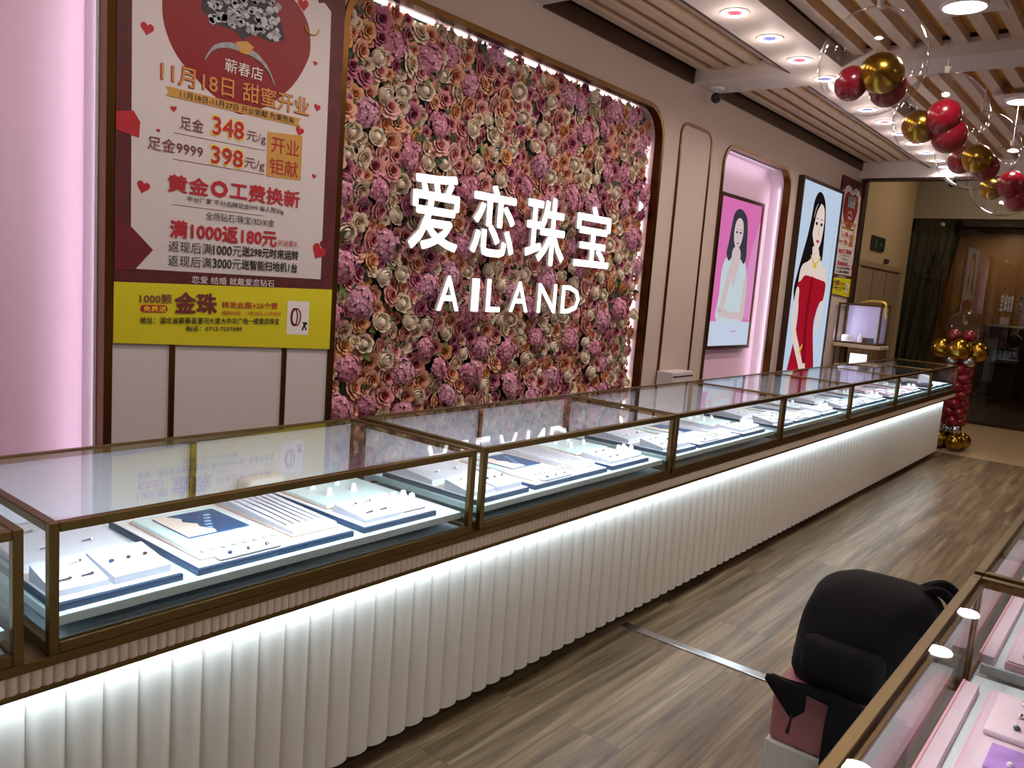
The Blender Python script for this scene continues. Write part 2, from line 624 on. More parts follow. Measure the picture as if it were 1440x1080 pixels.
# ---- ceiling: white frame, wooden slat bays
Z_C = 3.02
cm = MB()
for (y0, y1) in ((-3, 3.30), (3.70, 5.52), (5.90, 9.70)):
    cm.box((-2.235, y0, Z_C), (-1.88, y1, Z_C + 0.10))
for (y0, y1) in ((3.30, 3.70), (5.52, 5.90)):
    cm.box((-2.95, y0, Z_C), (3.2, y1, Z_C + 0.10))
cm.box((-2.95, 9.70, 2.925), (3.2, 9.86, Z_C + 0.14))
cm.box((-2.95, -3, Z_C + 0.16), (3.3, 9.86, Z_C + 0.26))
ceil = struct(cm, 'ceiling', M_WHITEPAINT)
M_SLAT = pm('pale_oak_slat', (206, 186, 166), 0.5, noise=0.14, nscale=6, stretch=(14, 1, 1))
M_GAP = pm('honey_wood_backing', (226, 168, 84), 0.35, noise=0.22, nscale=4, stretch=(10, 0.7, 1))
for (y0, y1) in ((-3.0, 3.30), (3.70, 5.52), (5.90, 9.70)):
    s = MB()
    s.box((-2.89, y0 + .001, Z_C + 0.125), (-2.236, y1 - .001, Z_C + 0.158), 1)
    for k in range(5):
        xc = -2.855 + 0.128 * k
        s.box((xc - 0.030, y0 + .001, Z_C + 0.070), (xc + 0.030, y1 - .001, Z_C + 0.125), 0)
    s.build('slat_panel', [M_SLAT, M_GAP], ceil)
    s = MB()
    s.box((-1.879, y0 + .001, Z_C + 0.125), (3.19, y1 - .001, Z_C + 0.158), 1)
    k = 0
    while -1.78 + 0.148 * k < 3.1:
        xc = -1.78 + 0.148 * k
        s.box((xc - 0.036, y0 + .001, Z_C + 0.065), (xc + 0.036, y1 - .001, Z_C + 0.125), 0)
        k += 1
    s.build('slat_panel', [M_SLAT, M_GAP], ceil)
for i, (y0, y1) in enumerate(((-3.0, 3.30), (3.70, 5.52), (5.90, 9.70))):
    struct(MB().box((-2.95, y0 + .002, Z_C - 0.012), (-2.93, y1 - .002, Z_C + 0.15)).box((-2.93, y0 + .002, Z_C + 0.09), (-2.892, y1 - .002, Z_C + 0.15)),
           'trim_ceiling_%d' % (i + 1), M_DARK)
    struct(MB().box((-2.2349, y0 + .002, Z_C - 0.004), (-2.222, y1 - .002, Z_C - 0.0002)), 'trim_slat_edge_%d' % (i + 1), M_DARK)
struct(MB().box((-2.9, 9.74, 2.90), (3.2, 9.86, 2.924)), 'trim_front_lintel', M_DARK)

# ---- the hall outside the shop
M_HALL = pm('warm_beige_hall_plaster', (178, 154, 124), 0.7, noise=0.03, nscale=2)
wl = MB()
wl.box((-3.10, 9.93, 0), (-3.0, 12.50, 3.9))
struct(wl, 'wall_hall', M_HALL)
struct(MB().box((-3.1, 9.87, 3.9), (5.0, 12.7, 4.0)), 'ceiling_hall', M_WHITEPAINT)
struct(MB().box((5.0, 9.87, 0), (5.1, 12.7, 4.0)), 'wall_hall_far', M_HALL)
struct(MB().box((3.21, 9.80, 0), (5.0, 9.87, 4.0)), 'wall_hall_shop_side', M_HALL)
struct(MB().box((-4.2, 12.50, 2.77), (5.0, 12.62, 3.9)), 'wall_bulkhead', pm('grey_bulkhead_panel', (134, 124, 110), 0.5, noise=0.03))
struct(MB().box((-4.2, 18.4, 0), (5.0, 18.5, 3.9)), 'wall_lobby_back', pm('amber_brown_lobby_wall', (132, 92, 50), 0.45, noise=0.2, nscale=0.8))
struct(MB().box((-4.3, 12.62, 0), (-4.2, 18.4, 3.9)), 'wall_lobby_side', pm('amber_brown_lobby_wall', (132, 92, 50)))
struct(MB().box((-4.2, 12.62, 3.2), (5.0, 18.4, 3.3)), 'ceiling_lobby', pm('dark_lobby_ceiling', (60, 50, 40), 0.8))
# door in the hall wall
d = MB()
d.box((-3.0, 10.14, 1.98), (-2.965, 12.16, 2.045), 1)
d.box((-3.0, 10.14, 0), (-2.972, 10.26, 1.98), 1)
d.box((-3.0, 12.04, 0), (-2.972, 12.16, 1.98), 1)
door = struct(d, 'door_1', [M_HALL, pm('beige_door_frame', (150, 128, 104), 0.6)])
M_LEAF = pm('taupe_door_leaf', (140, 120, 98), 0.55, noise=0.03)
for (y0, y1) in ((10.262, 10.84), (10.85, 11.45), (11.46, 12.035)):
    MB().rbox((-2.999, y0, 0.01), (-2.982, y1, 1.95), 0.004).build('door_leaf', M_LEAF, door)
MB().box((-2.999, 10.841, 0.01), (-2.98, 10.849, 1.95)).box((-2.999, 11.451, 0.01), (-2.98, 11.459, 1.95)).build('door_seam', M_BLACK, door)
MB().tube([(-2.96, 11.42, 1.0), (-2.96, 11.42, 1.55)], 0.012).box((-2.98, 11.41, 1.02), (-2.955, 11.43, 1.04)).box((-2.98, 11.41, 1.50), (-2.955, 11.43, 1.52)).build('door_handle', M_DARK, door)
# glass front of the lobby
wf = MB()
wf.box((-4.2, 12.55, 0), (5.0, 12.61, 0.05))
wf.box((-2.66, 12.56, 0.05), (-2.635, 12.60, 2.77))
wf.box((-1.2, 12.56, 0.05), (-1.175, 12.60, 2.77))
wf.box((0.6, 12.56, 0.05), (0.625, 12.60, 2.77))
win = struct(wf, 'window_1', pm('dark_floor_track', (60, 48, 38), 0.35, 0.6))
M_TINT = glass('smoky_lobby_glass', 1.5, (0.80, 0.80, 0.76))
for (y0, y1) in ((-4.2, -2.665), (-2.63, -1.205), (-1.17, 0.595), (0.63, 5.0)):
    MB().box((y0, 12.575, 0.05), (y1, 12.585, 2.77)).build('pane', M_TINT, win)
for xh in (-2.565, -2.475):
    h = MB()
    h.tube([(xh, 12.52, 1.25), (xh, 12.52, 2.14)], 0.014, 10)
    h.tube([(xh, 12.52, 1.35), (xh, 12.575, 1.35)], 0.009, 8)
    h.build('door_pull', M_GOLD, win, True)
MB().tube([(-2.565, 12.52, 2.06), (-2.475, 12.52, 2.06)], 0.01, 8).build('door_pull_link', M_GOLD, win, True)
MB().lathe((-2.62, 12.56, 2.70), [(0, -.02), (.03, -.012), (.035, 0), (.03, .012), (0, .02)], 12, axis='y').build('top_pivot', M_CHROME, win, True)

# dark curtain behind the glass, drawn to the side
cu = MB()
n = 60
P0, P1 = [], []
for k in range(n + 1):
    t = k / n
    yv = 12.72 + 0.035 * math.sin(t * 42) + 0.012 * math.sin(t * 97)
    P0.append((-3.25 + 0.86 * t, yv, 2.76))
    P1.append((-3.25 + 0.55 * t, yv + 0.02 * math.sin(t * 31), 0.03))
vs, fs = [], []
for j in range(9):
    s = j / 8
    for k in range(n + 1):
        a, c = P0[k], P1[k]
        vs.append(tuple(p + (q - p) * s for p, q in zip(a, c)))
for j in range(8):
    for k in range(n):
        i = j * (n + 1) + k
        fs.append((i, i + 1, i + n + 2, i + n + 1))
cu.add(vs, fs)
cu.add([(p[0], p[1] + 0.006, p[2]) for p in vs], [tuple(reversed(f)) for f in fs])
tag(cu.build('curtain', pm('dark_grey_green_drape', (78, 84, 72), 0.85, noise=0.15), None, True),
    'dark grey-green drape behind the lobby glass beside the beige hall wall', 'curtain')

# ================================================================== NICHE LIGHT STRIPS
M_RIM_LED = pm('white_strip_housing', (238, 234, 236), .5, noise=0)
LED_F = emat('flower_led_white', (255, 246, 240), E_FLOWER)


def strip_ring(name, t, x0, x1, inset, w, mat, label):
    o = MB().ring(rrect(*grow(t, -inset)), rrect(*grow(t, -inset - w)), x0, x1).build(name, mat)
    return tag(o, label, 'light strip')


P_WASH = 1.1


def niche_wash(t):
    # diffused strips on the lip of the recess, shining back on to its wall
    y0, y1, z0, z1, r = t
    for (y, dy) in ((y1 - .012, -.35), (y0 + .012, .35)):
        area('niche_wash_light', (-3.012, y, (z0 + z1) / 2), (-1, dy, 0), z1 - z0 - .3, .014, P_WASH, (.96, .92, 1.0), 170)
    area('niche_wash_light', (-3.012, (y0 + y1) / 2, z1 - .012), (-1, 0, -.35), .014, y1 - y0 - .3, P_WASH * .5, (.96, .92, 1.0), 170)


niche_wash(NICHE1)
niche_wash(NICHE2)


def led_u(name, t, x0, x1, w, mat, label):
    y0, y1, z0, z1, r = t
    mb = MB()
    mb.box((x0, y1 - w, z0 + r), (x1, y1 - 0.001, z1 - r))
    mb.box((x0, y0 + 0.001, z0 + r), (x1, y0 + w, z1 - r))
    mb.box((x0, y0 + r, z1 - w), (x1, y1 - r, z1 - 0.001))
    return tag(mb.build(name, mat), label, 'light strip')


led_u('led_strip', NICHE1, -3.008, -2.999, 0.010, M_RIM_LED, 'white light strip round the inside of the pink niche beside the price poster')
led_u('led_strip', NICHE2, -3.008, -2.999, 0.010, M_RIM_LED, 'white light strip round the inside of the pink niche with the woman in white')

# ================================================================== FLOWER WALL
def petal_ring(mb, n, r0, r1, h0, h1, width, mat, a_off, nu=4, nv=3, curl=0.0):
    """cupped petals round the x axis: from radius r0 at depth h0 to r1 at h1"""
    for p in range(n):
        ac = a_off + 2 * math.pi * p / n
        vs, fs = [], []
        for j in range(nv + 1):
            t = j / nv
            wv = width * (0.55 + 0.45 * math.sin(math.pi * min(1, 0.25 + 0.6 * t)))
            for i in range(nu + 1):
                s = (i / nu - 0.5) * 2
                edge = 1 - 0.28 * t * s * s
                rad = r0 + (r1 - r0) * (t ** 1.3) * edge + curl * max(0, t - 0.7) * 3
                hh = h0 + (h1 - h0) * math.sin(t * math.pi / 2) * (1 - 0.12 * s * s * t) - curl * max(0, t - 0.75) * 2
                a = ac + s * wv
                vs.append((hh, rad * math.cos(a), rad * math.sin(a)))
        for j in range(nv):
            for i in range(nu):
                q = j * (nu + 1) + i
                fs.append((q, q + 1, q + nu + 2, q + nu + 1))
        mb.add(vs, fs, mat)


def rose_proto(seed):
    rnd = random.Random(seed)
    mb = MB()
    petal_ring(mb, 3, .10, .16, .3, .80, 1.0, 1, rnd.random() * 6, curl=0.02)
    petal_ring(mb, 3, .18, .30, .2, .84, 1.0, 1, rnd.random() * 6, curl=0.02)
    petal_ring(mb, 4, .28, .50, .10, .80, .80, 0, rnd.random() * 6, curl=0.05)
    petal_ring(mb, 5, .40, .78, .05, .66, .66, 0, rnd.random() * 6, curl=0.07)
    petal_ring(mb, 6, .45, 1.05, .0, .42, .60, 0, rnd.random() * 6, curl=0.10)
    mb.ball((.42, 0, 0), .14, 1, 8)
    return mb


def peony_proto(seed):
    rnd = random.Random(seed)
    mb = MB()
    mb.ball((.45, 0, 0), .42, 0, 10)
    petal_ring(mb, 4, .44, .42, .1, .92, .85, 0, rnd.random() * 6, curl=-.05)
    petal_ring(mb, 5, .60, .66, .05, .84, .72, 0, rnd.random() * 6, curl=-.03)
    petal_ring(mb, 6, .62, .98, .0, .60, .6, 0, rnd.random() * 6)
    return mb


def hydrangea_proto(seed):
    rnd = random.Random(seed)
    mb = MB()
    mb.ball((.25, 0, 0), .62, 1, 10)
    N = 46
    for k in range(N):
        ct = 1 - (k + .5) / N * 1.02
        ph = k * 2.399963
        st = math.sqrt(max(0, 1 - ct * ct))
        d = Vector((ct, st * math.cos(ph), st * math.sin(ph))).normalized()
        c = Vector((.2, 0, 0)) + d * (.70 + rnd.random() * .34)
        q = Vector((1, 0, 0)).rotation_difference(d)
        rot = rnd.random() * 6
        for p in range(4):
            a = rot + p * math.pi / 2
            u = q @ Vector((0, math.cos(a), math.sin(a)))
            w = q @ Vector((0, -math.sin(a), math.cos(a)))
            s = .22 + rnd.random() * .10
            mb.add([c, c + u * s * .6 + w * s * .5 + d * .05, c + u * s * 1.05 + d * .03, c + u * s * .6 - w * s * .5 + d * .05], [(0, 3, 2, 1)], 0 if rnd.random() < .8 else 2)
    return mb


def petal_mat(name, rgb):
    mt = pm(name, rgb, 0.75, noise=0.10, nscale=30, spec=0.2)
    return mt


ROSE_COL = {
    'pink': ((214, 150, 148), (158, 62, 76)), 'peach': ((226, 172, 142), (206, 122, 96)), 'cream': ((230, 212, 190), (214, 174, 140)),
    'blush': ((228, 178, 172), (206, 120, 124)), 'mauve': ((198, 122, 148), (136, 52, 84)), 'apricot': ((224, 168, 118), (198, 124, 76))}
protos = {}
for nm, (c0, c1) in ROSE_COL.items():
    mats = [petal_mat(nm + '_petal', c0), petal_mat(nm + '_petal_core', c1)]
    protos[nm] = [(rose_proto(s), mats) for s in (1, 2)]
pe_m = [petal_mat('white_peony_petal', (238, 224, 206))]
protos['peony'] = [(peony_proto(s), pe_m) for s in (5, 6)]
hy_m = [petal_mat('orchid_floret', (204, 142, 168)), petal_mat('orchid_floret_core', (130, 74, 100)), petal_mat('pale_orchid_floret', (226, 186, 200))]  # second colour is the darker ball inside the florets
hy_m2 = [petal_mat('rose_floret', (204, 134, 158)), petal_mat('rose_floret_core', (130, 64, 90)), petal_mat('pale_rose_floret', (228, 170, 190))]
protos['hydrangea'] = [(hydrangea_proto(8), hy_m), (hydrangea_proto(9), hy_m2)]
FW = thing('flower_wall', 'wall of silk roses, peonies and hydrangeas behind the white sign letters', 'flower wall', (-3.08, 3.75, 0.16))
fl = led_u('led_strip', FLOWER, -3.065, -3.048, 0.009, LED_F, None)
del fl['category']
fl.parent = FW
fl.matrix_parent_inverse = Matrix.Translation(-Vector(LOC[FW.name]))
rf = random.Random(21)
placed = []


def try_place(kind, r, tries, sep, zmin=0.62, limit=9999):
    n = 0
    y0, y1, z0, z1, _ = FLOWER
    for _ in range(tries):
        y = rf.uniform(y0 + .03, y1 - .035)
        z = rf.uniform(zmin, z1 - .03)
        # rounded top corners
        if z > z1 - .2 and (y < y0 + .2 or y > y1 - .2):
            cy = y0 + .2 if y < y0 + .2 else y1 - .2
            if math.hypot(y - cy, z - (z1 - .2)) > .165:
                continue
        rr = r * rf.uniform(.85, 1.18)
        ok = True
        for (py, pz, pr, _k) in placed:
            if abs(py - y) < .3 and abs(pz - z) < .3 and math.hypot(py - y, pz - z) < (pr + rr) * sep:
                ok = False
                break
        if ok:
            placed.append((y, z, rr, kind))
            n += 1
            if n >= limit:
                break


try_place('hydrangea', .078, 900, 1.05, limit=72)
try_place('peony', .050, 1400, .95, limit=98)
try_place('rose', .053, 22000, .70)
try_place('rose', .040, 22000, .66)
try_place('rose', .030, 14000, .66)
kinds = {}
cols = ['pink'] * 5 + ['peach'] * 5 + ['cream'] * 5 + ['blush'] * 5 + ['mauve'] * 3 + ['apricot'] * 2
for (y, z, r, k) in placed:
    kinds.setdefault(k, []).append((y, z, r))
protomesh = {}


def proto_me(key, i):
    if (key, i) not in protomesh:
        mb, mats = protos[key][i]
        me = bpy.data.meshes.new('blossom_' + key)
        me.from_pydata(mb.v, [], mb.f)
        for mt in mats:
            me.materials.append(mt)
        me.polygons.foreach_set('material_index', mb.m)
        me.polygons.foreach_set('use_smooth', [True] * len(me.polygons))
        me.update()
        protomesh[(key, i)] = me
    return protomesh[(key, i)]


for k, lst in kinds.items():
    lst.sort(key=lambda q: -q[2] / math.hypot(3.0, q[0]))       # nearest and largest first
    rest = {}
    for idx, (y, z, r) in enumerate(lst):
        key = k if k != 'rose' else rf.choice(cols)
        i = rf.randrange(2)
        tilt = Matrix.Rotation(rf.uniform(-.35, .35), 4, 'Y') @ Matrix.Rotation(rf.uniform(-.35, .35), 4, 'Z') @ Matrix.Rotation(rf.uniform(0, 6.28), 4, 'X')
        xx = -3.072 + rf.uniform(0, .034) + (.012 if k != 'rose' else 0)
        sx = r * (1.0 if k != 'hydrangea' else .62)
        mat = Matrix.Translation((xx, y, z)) @ tilt @ Matrix.Diagonal((sx, r, r, 1))
        if idx < 98:
            o = bpy.data.objects.new(k, proto_me(key, i))
            COL.objects.link(o)
            o.parent = FW
            o.matrix_local = Matrix.Translation(-Vector(LOC[FW.name])) @ mat
        else:
            rest.setdefault('all', []).append((key, i, mat))
    if rest:
        mb = MB()
        mats, slot = [], {}
        for key, i, mat in rest['all']:
            pmb, pmats = protos[key][i]
            base = []
            for mt in pmats:
                if mt.name not in slot:
                    slot[mt.name] = len(mats)
                    mats.append(mt)
                base.append(slot[mt.name])
            o0 = len(mb.v)
            mb.v += [tuple(mat @ Vector(p)) for p in pmb.v]
            mb.f += [tuple(q + o0 for q in f) for f in pmb.f]
            mb.m += [base[q] for q in pmb.m]
        o = mb.build(k + '_mass', mats, FW, True, 180)
        o['kind'] = 'stuff'
# leaves between the blossoms
lm = MB()
for _ in range(1500):
    y = rf.uniform(FLOWER[0] + .03, FLOWER[1] - .03)
    z = rf.uniform(.6, FLOWER[3] - .04)
    s = rf.uniform(.03, .06)
    R = Matrix.Translation((-3.055 + rf.uniform(0, .035), y, z)) @ Matrix.Rotation(rf.uniform(0, 6.28), 4, 'X') @ Matrix.Rotation(rf.uniform(-.9, .3), 4, 'Y')
    pts = [(0, 0, 0), (.012, -.38, .5), (-.01, 0, .55), (.012, .38, .5), (0, -.22, 1.0), (.0, .22, 1.0), (-.05, 0, 1.35)]
    lm.add([tuple(R @ (Vector(p) * s)) for p in pts], [(0, 1, 2), (0, 2, 3), (1, 4, 2), (2, 4, 6), (2, 6, 5), (2, 5, 3)], 0 if rf.random() < .75 else 1)
o = lm.build('leaf_mass', [pm('dark_green_leaf', (44, 66, 40), 0.55, noise=0.2), pm('fresh_green_leaf', (104, 132, 62), 0.55, noise=0.2)], FW, True, 180)
o['kind'] = 'stuff'

# ================================================================== SIGN LETTERS
SIGN = [('爱', 2.763, 3.115, 1.80, .385), ('恋', 3.212, 3.580, 1.80, .385), ('珠', 3.680, 4.070, 1.79, .40), ('宝', 4.175, 4.580, 1.80, .385),
        ('A', 2.990, 3.156, 1.397, .183), ('I', 3.252, 3.312, 1.395, .178), ('L', 3.375, 3.497, 1.396, .182), ('A', 3.580, 3.751, 1.397, .178),
        ('N', 3.841, 4.028, 1.396, .177), ('D', 4.082, 4.283, 1.395, .174)]
SL = ['white lit upper-line sign character nearest the price poster', 'white lit upper-line sign character, second from the price poster',
      'white lit upper-line sign character, third from the price poster', 'white lit upper-line sign character farthest from the price poster',
      'white lit letter A that begins the lower word on the flower wall', 'white lit letter I on the flower wall',
      'white lit letter L on the flower wall', 'white lit letter A between L and N on the flower wall',
      'white lit letter N on the flower wall', 'white lit letter D that ends the lower word on the flower wall']
M_LSIDE = pm('white_letter_return', (235, 235, 235), 0.4, noise=0)
for (ch, y0, y1, zc, h), lb in zip(SIGN, SL):
    t = thing('sign_letter', lb, 'sign letter', (-2.955, (y0 + y1) / 2, zc), 'illuminated letters on the flower wall')
    mb = MB()
    txt(mb, ch, y0, y1, zc, h, -2.938, 0, bold=0.022 if ord(ch) > 200 else 0.02, depth=0.018)
    me_o = mb.build('letter_body', [M_LSIDE, M_LEDSIGN], t)
    for p in me_o.data.polygons:
        p.material_index = 1 if p.normal.x > .9 else 0
    for (yy, zz) in ((y0 + .35 * (y1 - y0), zc), (y0 + .62 * (y1 - y0), zc)):
        MB().tube([(-3.095, yy, zz), (-2.949, yy, zz)], .004, 6).build('standoff', M_CHROME, t)

# ================================================================== PRICE POSTERS
M_PR = {
    'border': pm('dark_red_rose_print', (84, 16, 22), 0.55, noise=0.75, nscale=14), 'sheet': pm('warm_white_print', (212, 202, 202), 0.6, noise=0.01),
    'yellow': pm('yellow_print', (216, 206, 20), 0.55, noise=0.02), 'red': pm('red_print', (176, 26, 40), 0.55, noise=0.02),
    'heart': pm('glossy_red_print', (130, 12, 22), 0.45, noise=0.15, nscale=6), 'black': pm('black_print', (34, 28, 30), 0.6, noise=0),
    'maroon': pm('maroon_print', (112, 34, 46), 0.6, noise=0), 'gold': pm('gold_print', (196, 146, 70), 0.45, noise=0.1), 'white': pm('white_print', (236, 230, 228), 0.6, noise=0),
    'silver': pm('silver_grey_print', (150, 152, 160), 0.5, noise=0.5, nscale=60), 'dkred': pm('deep_red_print', (104, 12, 22), 0.55, noise=0.2), 'brightyellow': pm('bright_yellow_print', (250, 214, 40), 0.55, noise=0)}


def heart(cy, cz, s, rot=0.0, n=28):
    pts = []
    for k in range(n):
        t = 2 * math.pi * k / n
        x = 16 * math.sin(t) ** 3 / 17
        y = (13 * math.cos(t) - 5 * math.cos(2 * t) - 2 * math.cos(3 * t) - math.cos(4 * t)) / 17
        pts.append((cy + s * (x * math.cos(rot) - y * math.sin(rot)), cz + s * (x * math.sin(rot) + y * math.cos(rot))))
    return pts


def price_poster(Y0, Z0, sc, label, tilt=0.0, X=-2.934):
    """u runs along the wall from the poster's edge, v up from its foot"""
    T = thing('promotion_poster', label, 'poster', (X - .004, Y0 + .485 * sc, Z0), 'red and yellow price posters')
    ZB = 1.138

    def U(u):
        return Y0 + u * sc

    def V(z):
        return Z0 + (z - ZB) * sc

    def poly(pts):
        return [(U(u), V(v)) for u, v in pts]
    top = 2.765
    MB().flat(poly([(0, 1.380), (.97, 1.388), (.97, top), (0, top)]), X, 0, .003).build('print_border', M_PR['border'], T)
    MB().flat(poly([(0, 1.160), (.97, 1.118), (.97, 1.388), (0, 1.380)]), X + .0004, 0, .003).build('yellow_banner', M_PR['yellow'], T)
    sheet = [(.059, 1.430), (.903, 1.431), (.900, 2.30), (.896, 2.560), (.86, 2.585)]
    for k in range(9):
        a = math.pi * k / 8
        sheet.append((.66 + .17 * math.cos(a), 2.575 + .085 * math.sin(a)))
    for k in range(1, 9):
        a = math.pi * k / 8
        sheet.append((.31 + .17 * math.cos(a), 2.575 + .085 * math.sin(a)))
    sheet += [(.10, 2.585), (.049, 2.56)]
    MB().flat(poly(sheet), X + .001).build('print_sheet', M_PR['sheet'], T)
    # big red heart and the bonsai-shaped ring picture
    big = [(.478, 2.055), (.40, 2.085), (.31, 2.135), (.217, 2.21), (.168, 2.30), (.158, 2.39), (.175, 2.48), (.235, 2.55), (.33, 2.575), (.42, 2.55), (.478, 2.50),
           (.54, 2.55), (.63, 2.575), (.72, 2.545), (.78, 2.48), (.797, 2.40), (.785, 2.33), (.72, 2.22), (.62, 2.125), (.55, 2.085)]
    MB().flat(poly(cat_rom(big, 4)), X + .0018).build('heart_picture', M_PR['heart'], T)
    bz = MB()
    rb = random.Random(3)
    crown = [(.305, 2.40), (.36, 2.362), (.44, 2.362), (.48, 2.335), (.53, 2.37), (.61, 2.36), (.672, 2.385), (.655, 2.44), (.60, 2.50), (.53, 2.545), (.44, 2.55), (.36, 2.50), (.31, 2.44)]
    bz.flat(poly(crown), X + .0026, 0)
    for k in range(170):
        u = rb.uniform(.33, .64); v = rb.uniform(2.37, 2.53)
        if abs(u - .49) / .17 + abs(v - 2.44) / .13 > 1.4:
            continue
        s = rb.uniform(.010, .022)
        a0 = rb.random() * 6
        bz.flat(poly([(u + s * math.cos(a0 + q) * rb.uniform(.6, 1.1), v + s * .8 * math.sin(a0 + q) * rb.uniform(.6, 1.1)) for q in (0, 1.2, 2.5, 3.7, 5)]), X + .0034 + .0003 * (k % 3), rb.choice((1, 1, 2, 2)))
    bz.flat(poly([(.45, 2.32), (.50, 2.335), (.53, 2.32), (.505, 2.285), (.47, 2.285)]), X + .0046, 3)
    for arm in ([(.475, 2.30), (.42, 2.30), (.36, 2.275), (.325, 2.225)], [(.505, 2.30), (.555, 2.285), (.60, 2.25), (.63, 2.20)]):
        c = cat_rom(arm, 5, False)
        w = [.016, .012]
        l = [(u, v + .013 * (1 - .6 * i / len(c))) for i, (u, v) in enumerate(c)]
        r = [(u, v - .013 * (1 - .6 * i / len(c))) for i, (u, v) in enumerate(c)]
        bz.flat(poly(l + r[::-1]), X + .0040, 1)
    bz.build('bonsai_picture', [pm('dark_grey_print', (52, 50, 56), 0.6, noise=.3, nscale=50), M_PR['silver'], pm('pale_silver_print', (186, 186, 192), .5, noise=.2, nscale=40), M_PR['gold']], T)
    for (u, v, s) in ((.105, 2.274, .026), (.754, 2.546, .028), (.825, 2.332, .012), (.845, 2.156, .018), (.761, 2.043, .022), (.208, 2.021, .013), (.152, 1.933, .008), (.10, 1.726, .026), (.843, 1.869, .012)):
        MB().flat(poly(heart(u, v, s, rb.uniform(-.25, .25))), X + .0022).build('small_heart', M_PR['red'], T)
    MB().flat(poly([(-.0, 1.97), (.06, 1.985), (.085, 1.95), (.082, 1.895), (.02, 1.905), (0, 1.91)]), X + .0023).build('rose_petal_print', M_PR['red'], T)
    MB().flat(poly([(.0, 1.60), (.06, 1.578), (.14, 1.503), (.075, 1.428), (.0, 1.42)]), X + .0022).build('rose_petal_print', M_PR['dkred'], T)
    MB().flat(poly(heart(.885, 1.552, .04, -.5)), X + .0030).build('small_heart', M_PR['red'], T)
    MB().flat(poly(heart(.925, 1.585, .035, .4)), X + .0026).build('small_heart', M_PR['dkred'], T)
    MB().flat(poly([(.176, 2.095), (.765, 2.094), (.750, 2.077), (.765, 2.060), (.176, 2.062), (.190, 2.078)]), X + .0030).build('ribbon_print', M_PR['gold'], T)
    MB().flat(poly([(.607, 1.835), (.776, 1.842), (.776, 2.026), (.607, 2.012)]), X + .0024).build('gold_stamp', M_PR['gold'], T)
    pill = rrect(U(.097), U(.201), V(1.272), V(1.300), .012 * sc, 4)
    MB().flat(pill, X + .0012).build('red_pill_print', M_PR['red'], T)
    cardm = MB()
    cardm.flat(poly([(.736, 1.188), (.849, 1.183), (.849, 1.330), (.736, 1.332)]), X + .0012, 0)
    for (cu_, w_) in ((.782, .026), (.772, .020)):
        o_ = [(U(cu_ + w_ * math.cos(2 * math.pi * k / 20)), V(1.262 + .040 * math.sin(2 * math.pi * k / 20))) for k in range(20)]
        i_ = [(U(cu_ + (w_ - .007) * math.cos(2 * math.pi * k / 20)), V(1.262 + .033 * math.sin(2 * math.pi * k / 20))) for k in range(20)]
        cardm.ring(o_, i_, X + .0012, X + .0018, 1)
    cardm.flat(poly([(.815, 1.240), (.840, 1.240), (.842, 1.232), (.832, 1.225), (.842, 1.205), (.834, 1.205), (.826, 1.22), (.820, 1.203), (.812, 1.205), (.822, 1.228)]), X + .0018, 2)
    cardm.build('bracelet_picture', [M_PR['white'], M_PR['maroon'], M_PR['black']], T)
    mats = [M_PR['white'], M_PR['gold'], M_PR['black'], M_PR['maroon'], M_PR['red'], M_PR['brightyellow']]
    W, G, K, MR, R, YL = range(6)

    def line(body, u0, u1, zc, h, mat, bold=0.0, dx=.004):
        lines.append((body, u0, u1, zc, h, mat, bold, dx))
    lines = []
    line('蕲春店', .408, .574, 2.226, .050, W)
    line('11月18日 甜蜜开业', .155, .803, 2.145, .078, R, .035, .0036)
    line('11月18日 甜蜜开业', .159, .799, 2.145, .072, G, .005, .0046)
    line('11月18日-11月27日 开业钜献 为爱而来', .230, .731, 2.078, .025, K, .012, .0042)
    line('足金', .233, .327, 1.978, .048, MR)
    line('348', .358, .504, 1.993, .080, YL, .055, .0032)
    line('348', .363, .499, 1.993, .070, R, .030, .0042)
    line('元/g', .510, .599, 1.978, .044, MR)
    line('足金9999', .112, .327, 1.886, .048, MR)
    line('398', .356, .504, 1.884, .078, YL, .055, .0032)
    line('398', .361, .499, 1.884, .068, R, .030, .0042)
    line('元/g', .505, .597, 1.873, .045, MR)
    line('开业', .626, .761, 1.967, .064, R)
    line('钜献', .620, .759, 1.881, .064, R)
    line('黄金', .190, .355, 1.754, .066, R, .034)
    line('O', .362, .437, 1.757, .064, R, .075)
    line('工费换新', .445, .775, 1.760, .070, R, .034)
    line('不分厂家 不分品牌足金999 每人限20g', .267, .696, 1.702, .025, K, .006)
    line('全场钻石/珠宝/3D/K金', .345, .653, 1.650, .031, K)
    line('满1000返180元', .202, .668, 1.587, .068, R, .042)
    line('另送豪礼', .673, .778, 1.573, .026, R)
    line('返现后满', .198, .375, 1.522, .041, K)
    line('1000', .380, .462, 1.522, .037, K, .03)
    line('元', .464, .505, 1.523, .040, K)
    line('送298元时来运转', .507, .780, 1.526, .041, K, .028)
    line('返现后满', .198, .375, 1.469, .041, K)
    line('3000', .380, .462, 1.470, .037, K, .03)
    line('元', .464, .505, 1.471, .040, K)
    line('送智能扫地机1台', .507, .776, 1.473, .041, K, .028)
    line('恋爱 结婚 就戴爱恋钻石', .294, .663, 1.402, .029, W)
    line('1000颗', .093, .216, 1.323, .035, MR, .02)
    line('免费送', .107, .194, 1.286, .021, YL, .02)
    line('金珠', .227, .404, 1.311, .083, MR, .04)
    line('转发此图+26个赞', .424, .685, 1.308, .027, R, .022)
    line('领取时间：11月18日-11月28日', .425, .700, 1.275, .018, R, .01)
    line('地址：湖北省蕲春县漕河大道大中华广场一楼爱恋珠宝', .095, .695, 1.243, .026, K, .018)
    line('电话：0713-7237688', .276, .517, 1.212, .021, K, .02)
